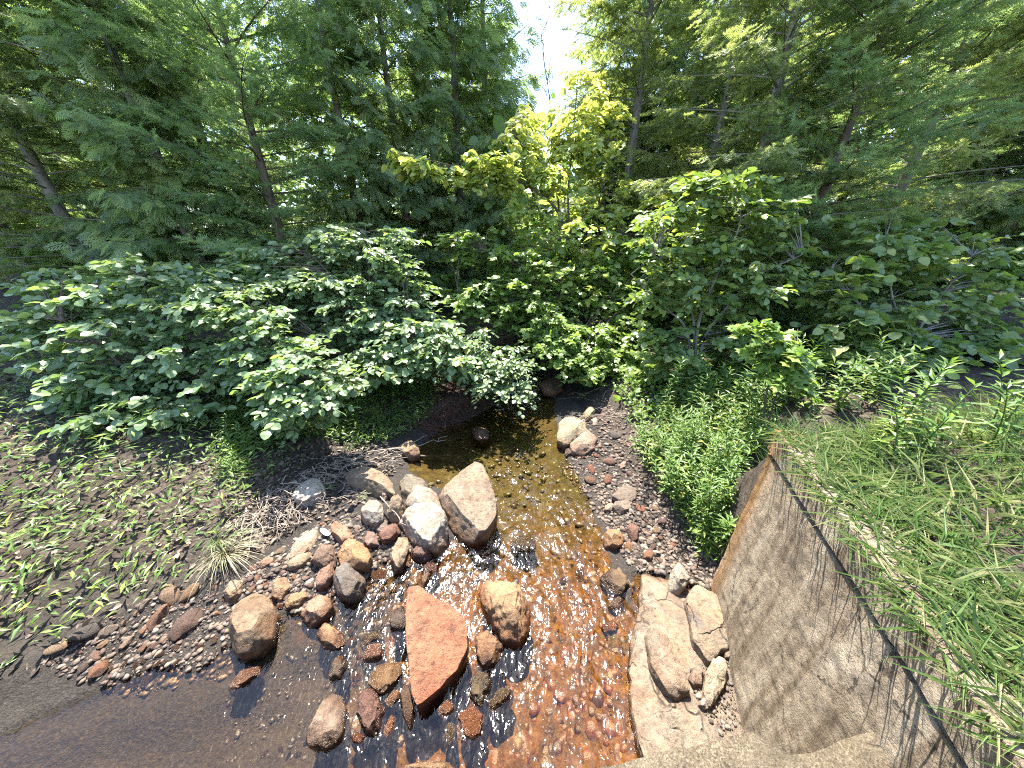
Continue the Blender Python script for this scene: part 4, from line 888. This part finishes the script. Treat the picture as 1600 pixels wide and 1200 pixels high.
shrub('viburnum_shrub', 'grey-stemmed viburnum with large shiny leaves at the right, in front of the hemlocks', 'shrub', xy(1085, 600, 4.2),
      [[(1085, 520, 4.2), (1080, 440, 4.2), (1020, 400, 4.1)], [(1090, 500, 4.1), (1125, 420, 4.0), (1160, 350, 3.9), (1150, 290, 3.8)], [(1100, 520, 4.1), (1180, 430, 4.0), (1250, 400, 3.8)], [(1075, 510, 4.2), (1020, 460, 4.3), (985, 430, 4.3)]],
      [([(1000, 345), (1060, 310), (1140, 300), (1200, 330), (1250, 345), (1250, 440), (1180, 470), (1080, 440), (1000, 430)], 4.3, 4.0, .45, 62, 28, .28),
       ([(1010, 330), (1080, 275), (1150, 255), (1225, 290), (1250, 330), (1150, 340)], 3.75, 3.85, .22, 26, 28, .26),
       ([(985, 430), (1080, 440), (1180, 470), (1200, 520), (1140, 580), (1050, 590), (1000, 540)], 4.3, 4.1, .35, 42, 35, .26)],
      T_OVW, M_vib, .105, M_greybark, 27, droop=.2, tilt=.55)
shrub('maple_sprig', 'young maple with pale green lobed leaves hanging at the right edge above the weeds', 'shrub', xy(1205, 660, 2.9),
      [[(1200, 610, 2.9), (1215, 560, 2.9), (1180, 515, 2.85)], [(1225, 590, 2.85), (1245, 540, 2.8)]],
      [([(1155, 505), (1190, 488), (1252, 515), (1265, 600), (1215, 585), (1185, 545)], 2.85, 2.75, .12, 22, 21, .16)],
      T_MAP, M_redmaple, .085, seed=28, droop=.5, flat=.4, stem_r=.009)
shrub('viburnum_shrub', 'viburnum thicket beyond the right edge above the wing wall', 'shrub', xy(1400, 600, 3.9),
      [[(1400, 500, 3.9), (1380, 380, 4.0)], [(1440, 500, 3.9), (1520, 400, 3.9)], [(1360, 500, 3.9), (1300, 420, 3.9)]],
      [([(1256, 400), (1320, 340), (1450, 320), (1580, 380), (1590, 560), (1450, 620), (1300, 600)], 4.1, 3.7, .45, 95, 28, .3)], T_OVW, M_vib, .115, M_greybark, 29, tilt=.55)
US = [('leafy understory shrub in the shade under the white cedars', 660, 9.0, [(560, 340), (700, 330), (720, 470), (560, 460)], 60),
      ('pale sunlit understory shrub behind the left alder', 430, 7.2, [(352, 350), (500, 380), (520, 470), (352, 460)], 70),
      ('bright undergrowth shrub behind the base of the yellow sapling', 900, 8.6, [(780, 400), (1010, 400), (1010, 500), (790, 510)], 80),
      ('dark undergrowth shrub beneath the hemlocks on the right bank', 1080, 6.6, [(980, 380), (1250, 360), (1250, 540), (990, 540)], 90),
      ('low leafy shrub at the end of the visible stream', 815, 10.5, [(745, 420), (880, 420), (870, 520), (750, 515)], 60),
      ('understory shrub in the woods far left', 200, 7.5, [(0, 350), (345, 350), (345, 470), (0, 470)], 90),
      ('understory shrub in the woods far right', 1420, 7.0, [(1255, 350), (1600, 350), (1600, 480), (1255, 480)], 90)]
for k, (lab, px, t, poly, n) in enumerate(US):
    shrub('understory_shrub', lab, 'shrub', xy(px, 450, t), [[(px - 30, 440, t), (px - 60, 400, t)], [(px + 20, 440, t), (px + 60, 400, t)]],
          [(poly, t, t, 1.0, n, 28, .45)], T_OVW if k % 2 else T_MAP, M_under, .13, seed=40 + k)

# ------------------------------------------------------------------ weeds of the right bank: single plants, copied
def weed_meshes(seed, h):
    rs = np.random.RandomState(seed); a, l = MB(), MB(); z = np.linspace(-.04, h, 8); lean = rs.normal(size=2) * .12
    P = np.stack([lean[0] * z * np.abs(z) / h * 2, lean[1] * z * np.abs(z) / h * 2, z], -1); a.tube(P, np.linspace(.004, .0015, 8), 5)
    k = int(34 * h / .4); zz = np.linspace(.10 * h, h, k); az = np.arange(k) * 2.4 + rs.rand() * 6
    pos = np.stack([np.interp(zz, z, P[:, q]) for q in range(3)], -1); f = zz / h
    d = np.stack([np.cos(az), np.sin(az), .1 + .9 * f ** 2 + rs.normal(size=k) * .15], -1)
    l.inst(T_LAN, frames(d, np.tile([0, 0, 1.], (k, 1)) + rs.normal(size=(k, 3)) * .25, .10 * rs.uniform(.7, 1.15, k) * (1.1 - .45 * f)), pos, rs.rand(k))
    return a.mesh('stem', [M_herb]), l.mesh('leaves', [M_herb])
WM = [weed_meshes(300 + q, .26 + .045 * q) for q in range(7)]
def weeds(poly, n, label, group, s0=.8, s1=1.25):
    q = sample_poly(poly, n); P, _ = ground_at(q[:, 0], q[:, 1])
    for p in P:
        s_, l_ = WM[RS.randint(7)]
        r = empty('goldenrod_plant', p, label, 'weed', group); r.rotation_euler = (RS.normal() * .12, RS.normal() * .12, RS.rand() * 6.28); k = RS.uniform(s0, s1); r.scale = (k, k, k)
        for nm, me in (('stem', s_), ('leaves', l_)):
            o = bpy.data.objects.new(nm, me); COL.objects.link(o); o.parent = r
weeds([(995, 690), (1040, 650), (1120, 625), (1195, 640), (1190, 700), (1140, 770), (1128, 870), (1095, 870), (1065, 800), (1015, 740)], 150, 'upright goldenrod weed with narrow leaves on the right bank slope', 'goldenrod weeds of the right bank')
weeds([(1000, 645), (1085, 600), (1250, 565), (1420, 560), (1400, 640), (1250, 650), (1190, 660)], 70, 'goldenrod weed at the back of the right bank near the wall top', 'goldenrod weeds behind the wall end', 1.0, 1.6)
q = np.column_stack([RS.uniform(1.55, 3.4, 46), RS.uniform(-.1, 1.7, 46)])
for x, y in q:
    s = (x - WORG[0]) * WDIR[0] + (y - WORG[1]) * WDIR[1]; w = (x - WORG[0]) * WN[0] + (y - WORG[1]) * WN[1]
    if w < .3: continue
    s_, l_ = WM[RS.randint(7)]; r = empty('goldenrod_plant', (x, y, drop(x, y)), 'goldenrod weed on the grassy fill behind the wing wall', 'weed', 'goldenrod weeds on the fill'); r.rotation_euler = (0, 0, RS.rand() * 6); 
    for nm, me in (('stem', s_), ('leaves', l_)):
        o = bpy.data.objects.new(nm, me); COL.objects.link(o); o.parent = r
weeds([(352, 640), (420, 660), (400, 720), (360, 800), (352, 760)], 26, 'leafy green weed at the left edge of the bank', 'weeds of the left bank', .5, .8)
weeds([(560, 610), (680, 600), (690, 640), (640, 680), (580, 690), (540, 660)], 40, 'small leafy weed on the slope under the alder', 'weeds under the alder', .35, .65)

# ground cover (uncountable)
def cover(name, poly, n, tmpl, m, size, label, up=.02, tilt=.4, world=False, rise=.5):
    q = sample_poly(poly, n)
    if world: x, y = q[:, 0], q[:, 1]
    else: P, _ = ground_at(q[:, 0], q[:, 1]); x, y = P[:, 0], P[:, 1]
    z = hlook(x, y) + up * RS.rand(n); a = RS.rand(n) * 6.28
    mb = MB(); d = np.stack([np.cos(a), np.sin(a), rise + RS.normal(size=n) * .3], -1)
    mb.inst(tmpl, frames(d, np.tile([0, 0, 1.], (n, 1)) + RS.normal(size=(n, 3)) * tilt, size * RS.uniform(.5, 1.3, n)), np.stack([x, y, z], -1), RS.rand(n))
    tag(mb.build(name, m), label, 'ground cover', kind='stuff')
cover('left_ground_cover', [(352, 640), (470, 660), (560, 610), (690, 590), (690, 630), (650, 680), (570, 700), (480, 685), (400, 710), (352, 760)], 3200, T_LAN, M_herb, .085, 'low green herbs covering the left bank under the alder', .12)
cover('right_ground_cover', [(985, 700), (1040, 640), (1250, 590), (1190, 690), (1140, 770), (1130, 880), (1090, 870), (1050, 790)], 3600, T_LAN, M_herb, .08, 'low green herbs between the goldenrod stems', .14)
cover('shade_ground_cover', [(950, 605), (1000, 560), (1250, 520), (1250, 620), (1060, 650), (990, 665)], 2600, T_OVW, M_herb, .055, 'small leafy herbs under the viburnum on the right bank', .15, .5)
cover('alder_ground_cover', [(352, 600), (560, 560), (690, 560), (690, 610), (560, 650), (480, 690), (352, 700)], 2600, T_OVW, M_herb, .05, 'small leafy herbs under the alder on the left bank', .16, .5)
cover('side_litter', [(-9, -1.2), (-3.3, .45), (-2.3, 1.3), (-2.3, 3.6), (-3, 4.8), (-9, 5)], 7000, T_OV, M_litter, .05, 'dry leaves on the bank beyond the left edge', .01, .5, True, .1)
cover('forest_ground_cover', [(-9, 4.6), (-1.0, 4.8), (-.8, 8), (-1, 14), (-12, 14)], 5200, T_OVW, M_under, .10, 'ferns and seedlings on the forest floor left of the stream', .3, .5, True)
cover('far_bank_cover', [(1.1, 4.2), (2.4, 2.8), (9, 2.4), (12, 14), (1.2, 14), (.8, 7)], 5200, T_OVW, M_under, .10, 'ferns and seedlings on the forest floor right of the stream', .3, .5, True)
cover('side_ground_cover', [(-9, -1.2), (-3.35, .5), (-2.4, 1.45), (-2.3, 3.6), (-3, 4.8), (-9, 5)], 15000, T_LAN, M_herb, .09, 'herbs on the bank beyond the left edge', .2, .4, True)
cover('fill_grass', [(1.5, -.2), (5, -.2), (6, 2.6), (2.3, 2.3), (1.7, 1.5)], 12000, lance(.013), M_grass, .20, 'grass on the fill behind the wing wall', .05, .4, True, 1.2)
S_ = RS.uniform(-1.2, WEND + .02, 4200); W_ = RS.uniform(.0, .35, 4200) ** 1.0
a_ = RS.rand(4200) * 6.28; mb = MB(); tx = WORG[0] + WDIR[0] * S_ + WN[0] * W_; ty = WORG[1] + WDIR[1] * S_ + WN[1] * W_
mb.inst(lance(.018), frames(np.stack([np.cos(a_) - .5, np.sin(a_) - .3, RS.uniform(.1, .8, 4200)], -1), np.tile([0, 0, 1.], (4200, 1)) + RS.normal(size=(4200, 3)) * .4, .16 * RS.uniform(.4, 1.2, 4200)), np.stack([tx, ty, np.full(4200, 1.455)], -1), RS.rand(4200))
tag(mb.build('cap_grass', M_grass), 'grass and dead blades growing over the top of the wing wall', 'ground cover', kind='stuff')
cover('leaf_litter', [(352, 760), (470, 690), (600, 690), (640, 720), (560, 790), (470, 820), (400, 870), (352, 880)], 2000, T_OV, M_litter, .040, 'dry brown leaves scattered on the left bank', .01, .5, False, .1)
cover('gravel_litter', [(930, 620), (985, 640), (1010, 760), (1080, 850), (1120, 890), (1050, 890), (960, 800), (900, 710)], 500, T_OV, M_litter, .035, 'dry leaves on the right gravel', .01, .5, False, .1)

# grass tufts, moss, twigs, roots
def tuft(px, py, n, L, label, m=M_grass, name='grass_tuft', spread=.05, cat='grass', group=None, w=.022, dirb=None):
    P, _ = ground_at([px], [py]); p = P[0]; rs = np.random.RandomState(int(px * 7 + py)); mb = MB()
    for _ in range(n):
        a = rs.rand() * 6.28; r = rs.rand() * spread; d = np.array([math.cos(a), math.sin(a), 0]) * rs.uniform(.3, 1) + (dirb if dirb is not None else 0)
        l = L * rs.uniform(.5, 1.1); s = np.linspace(0, 1, 6)[:, None]; b = np.array([math.cos(a) * r, math.sin(a) * r, -.01])
        Q = b + d * l * s ** 1.5 * .8 + np.array([0, 0, 1]) * l * (s * 1.0 - .75 * s ** 2); sd = unit(np.cross(d, [0, 0, 1.])) * l * w * (1 - s ** 2)
        V = np.concatenate([Q - sd, Q + sd]); mb.faces(V, [(i, i + 1, 7 + i, 6 + i) for i in range(5)], rs.rand())
    o = mb.build(name, m); o.location = p; return tag(o, label, cat, group)
tuft(356, 868, 150, .36, 'straw-coloured grass tuft hanging over the bank at the left edge', m=M_straw, w=.007, spread=.09, dirb=np.array([.5, -.2, 0]))
tuft(348, 846, 70, .26, 'green grass tuft behind the straw tuft at the left edge', w=.009, spread=.08, dirb=np.array([.4, 0, 0]))
tuft(508, 765, 34, .13, 'short green grass tuft right of the chalk white rock', dirb=np.array([.4, .2, 0]))
tuft(560, 778, 26, .12, 'thin grass tuft above the pale grey round rock', dirb=np.array([.4, .1, 0]))
tuft(545, 700, 34, .13, 'grass tuft on the slope above the long speckled boulder')
tuft(470, 725, 30, .12, 'grass tuft above the chalk white rock')
tuft(548, 808, 14, .07, 'tiny bright grass tuft left of the pale grey round rock')
tuft(1195, 672, 80, .20, 'dry yellowish grass tuft on the far end of the wing wall', spread=.08, dirb=np.array([-.3, -.2, 0]))
tuft(1230, 668, 80, .24, 'long pale grass tuft hanging over the top of the wing wall', spread=.10, dirb=np.array([-.3, -.3, 0]))
for px, py, n, L, lab in ((966, 1000, 320, .035, 'yellow-green moss clump at the edge of the bedrock ledge'), (812, 846, 160, .03, 'green moss on the flat algae stone'), (781, 830, 60, .03, 'small yellow moss tuft by the large tan boulder')):
    tuft(px, py, n, L, lab, M_moss, 'moss_clump', .06, 'moss', None, .05)

def wander(p0, p1, amp, seed, n=12):
    s = np.linspace(0, 1, n)[:, None]; P = np.asarray(p0) * (1 - s) + np.asarray(p1) * s; L = np.linalg.norm(np.subtract(p1, p0))
    e = np.sin(s[:, 0] * math.pi)
    for k in range(3): P[:, k] += e * amp * L * fbm(s[:, 0] * 3 + seed, seed * 1.7, k, 3, 9) * (1.6 if k < 2 else .6)
    return P
def stick(A, Bp, r, label, up=.02, m=M_twig, group=None, seed=1, forks=2, name='fallen_twig', amp=.25):
    Pa, _ = ground_at([A[0], Bp[0]], [A[1], Bp[1]]); a, b = Pa; a = a + [0, 0, up + (A[2] if len(A) > 2 else 0)]; b = b + [0, 0, up + (Bp[2] if len(Bp) > 2 else 0)]
    mb = MB(); r = r * 1.35; P = wander(a, b, amp, seed) - a; mb.tube(P, np.linspace(r, r * .4, 12), 6); rs = np.random.RandomState(seed); L = np.linalg.norm(b - a)
    for q in range(forks):
        i = rs.randint(3, 9); e = P[i] + unit((b - a) + rs.normal(size=3) * .5 * L * np.array([1, 1, .2])) * L * rs.uniform(.2, .4); mb.tube(wander(P[i], e, .2, seed + q, 6), np.linspace(r * .6, r * .25, 6), 5)
    o = mb.build(name, m, smooth=True); o.location = a; return tag(o, label, 'twig', group)
stick((522, 738), (700, 692, .06), .006, 'longest pale forked twig lying across the ochre rock at the bank', .05, seed=3, forks=4)
stick((548, 728), (650, 700, .05), .005, 'pale twig crossing under the longest forked twig', .06, seed=4, forks=3)
stick((560, 735), (640, 728, .03), .004, 'thin twig resting on the long speckled boulder', .10, seed=5, forks=2)
stick((600, 720), (668, 690, .05), .005, 'grey twig bridging to the dark pool', .05, seed=6, forks=2)
stick((598, 792, .10), (662, 845, .05), .0045, 'bent pale twig hanging from the pale round rock to the purplish stone', .03, seed=7, forks=0, amp=.12)
stick((455, 765, .02), (505, 760, .05), .004, 'thin twig curved over the chalk white rock', .06, seed=8, forks=1)
stick((425, 775), (385, 880), .005, 'long curved pale stem lying down the left bank', .02, seed=9, forks=1)
stick((650, 718, -.0), (706, 718), .011, 'grey stick floating in the dark pool left of the large tan boulder', .06, M_bark, seed=10, forks=0, amp=.05)
stick((890, 704), (975, 700), .006, 'dark straight stick on the gravel below the right hand boulders', .03, M_bark, seed=12, forks=0, amp=.05)
stick((1180, 706, .02), (1222, 686, .02), .005, 'white dry stalk across the top of the wing wall', .05, seed=13, forks=0, amp=.05)
stick((1002, 735, .1), (1004, 700, .25), .004, 'upright straw stalk among the goldenrod at the gravel edge', .03, seed=14, forks=0, amp=.05)
for k in range(34):
    if k < 20: c = np.array([RS.uniform(360, 580), 0]); c[1] = 850 - (c[0] - 360) * .52 + RS.uniform(-60, 30); lab, gr = 'thin dry twig among the litter of the left bank', 'litter twigs of the left bank'
    else: c = np.array([RS.uniform(900, 1000), RS.uniform(605, 660)]); lab, gr = 'thin pale twig tangled on the right bank behind the boulders', 'tangled twigs of the right bank'
    a = RS.uniform(-.9, .5); l = RS.uniform(18, 45); stick((c[0] - l * math.cos(a), c[1] - l * math.sin(a) * .6), (c[0] + l * math.cos(a), c[1] + l * math.sin(a) * .6, RS.uniform(0, .06)), RS.uniform(.0015, .0035), lab, .02, M_twig, gr, 50 + k, 2)
# roots matted on the undercut bank
def roots(name, poly, n, label, m, L):
    q = sample_poly(poly, n); P, _ = ground_at(q[:, 0], q[:, 1]); o0 = P.mean(0); mb = MB()
    for k, p in enumerate(P):
        a = RS.normal() * .8 - .6; e = p + np.array([math.cos(a) * L, math.sin(a) * L, 0]) * RS.uniform(.4, 1.1); e[2] = max(drop(e[0], e[1]), -.03) + RS.uniform(.0, .10)
        mb.tube(wander(p + [0, 0, RS.uniform(.0, .08)] - o0, e - o0, .35, k, 9), np.linspace(RS.uniform(.002, .006), .0012, 9), 5)
    o = mb.build(name, m, smooth=True); o.location = o0; tag(o, label, 'roots')
roots('root_mat', [(640, 660), (690, 600), (745, 590), (765, 625), (715, 640), (690, 665), (655, 690)], 240, 'mat of fine reddish roots hanging from the undercut left bank', M_root, .34)
roots('dry_stem_mat', [(360, 830), (420, 760), (520, 720), (560, 720), (480, 790), (400, 850)], 150, 'mat of dry brown stems on the sloping left bank', M_twig, .26)

# bare dead sapling against the sky and a pale scrap on the pebbles
def bare_sapling(px, t, label):
    q = pt(px, 376, t); b = np.array([q[0], q[1], drop(q[0], q[1]) - .1]); root = empty('bare_sapling', b, label, 'tree'); mb = MB(); bb = MB(); tip = pt(845, 25, t) - b
    P = wander((0, 0, 0), tip, .05, 5, 16); mb.tube(P, np.linspace(.045, .006, 16), 7); rs = np.random.RandomState(5)
    for k in range(16):
        i = rs.randint(8, 15); L = rs.uniform(.4, 1.3); a = rs.rand() * 6.28; e = P[i] + np.array([math.cos(a) * .6, math.sin(a) * .4, .75]) * L; Q = wander(P[i], e, .2, k, 8); bb.tube(Q, np.linspace(.012, .003, 8), 5)
        for _ in range(2): j = rs.randint(3, 7); bb.tube(wander(Q[j], Q[j] + rs.normal(size=3) * .3 + [0, 0, .2], .2, k, 5), np.linspace(.006, .002, 5), 4)
    mb.build('trunk', M_bark, root, True); bb.build('branches', M_bark, root, True)
bare_sapling(885, 8.4, 'leafless grey sapling with thin twigs standing in the sky gap')
mw, ntw = mat('white_plastic'); NW = NT(ntw); NW.out(NW.pbsdf((.75, .8, .85), .4))
P, _ = ground_at([510], [836]); mb = MB(); s = np.linspace(-1, 1, 12); SX, SY = np.meshgrid(s, s)
e = np.sqrt(np.maximum(1 - SX ** 2, 0)) ; V = np.stack([SX * .052, SY * e * .022 - SX * .022, .008 * fbm(SX * 2, SY * 2, 0, 3, 2) + .01 * SX ** 2], -1).reshape(-1, 3); mb.faces(V, [tuple(r) for r in grid_faces(12, 12)])
o = mb.build('plastic_scrap', mw, smooth=True); o.location = P[0] + [0, 0, .035]; o.rotation_euler = (.2, .1, 0); tag(o, 'crumpled white plastic scrap on the pebble bank beside the long cream stone', 'litter')
for me in list(bpy.data.meshes):
    if me.users == 0: bpy.data.meshes.remove(me)
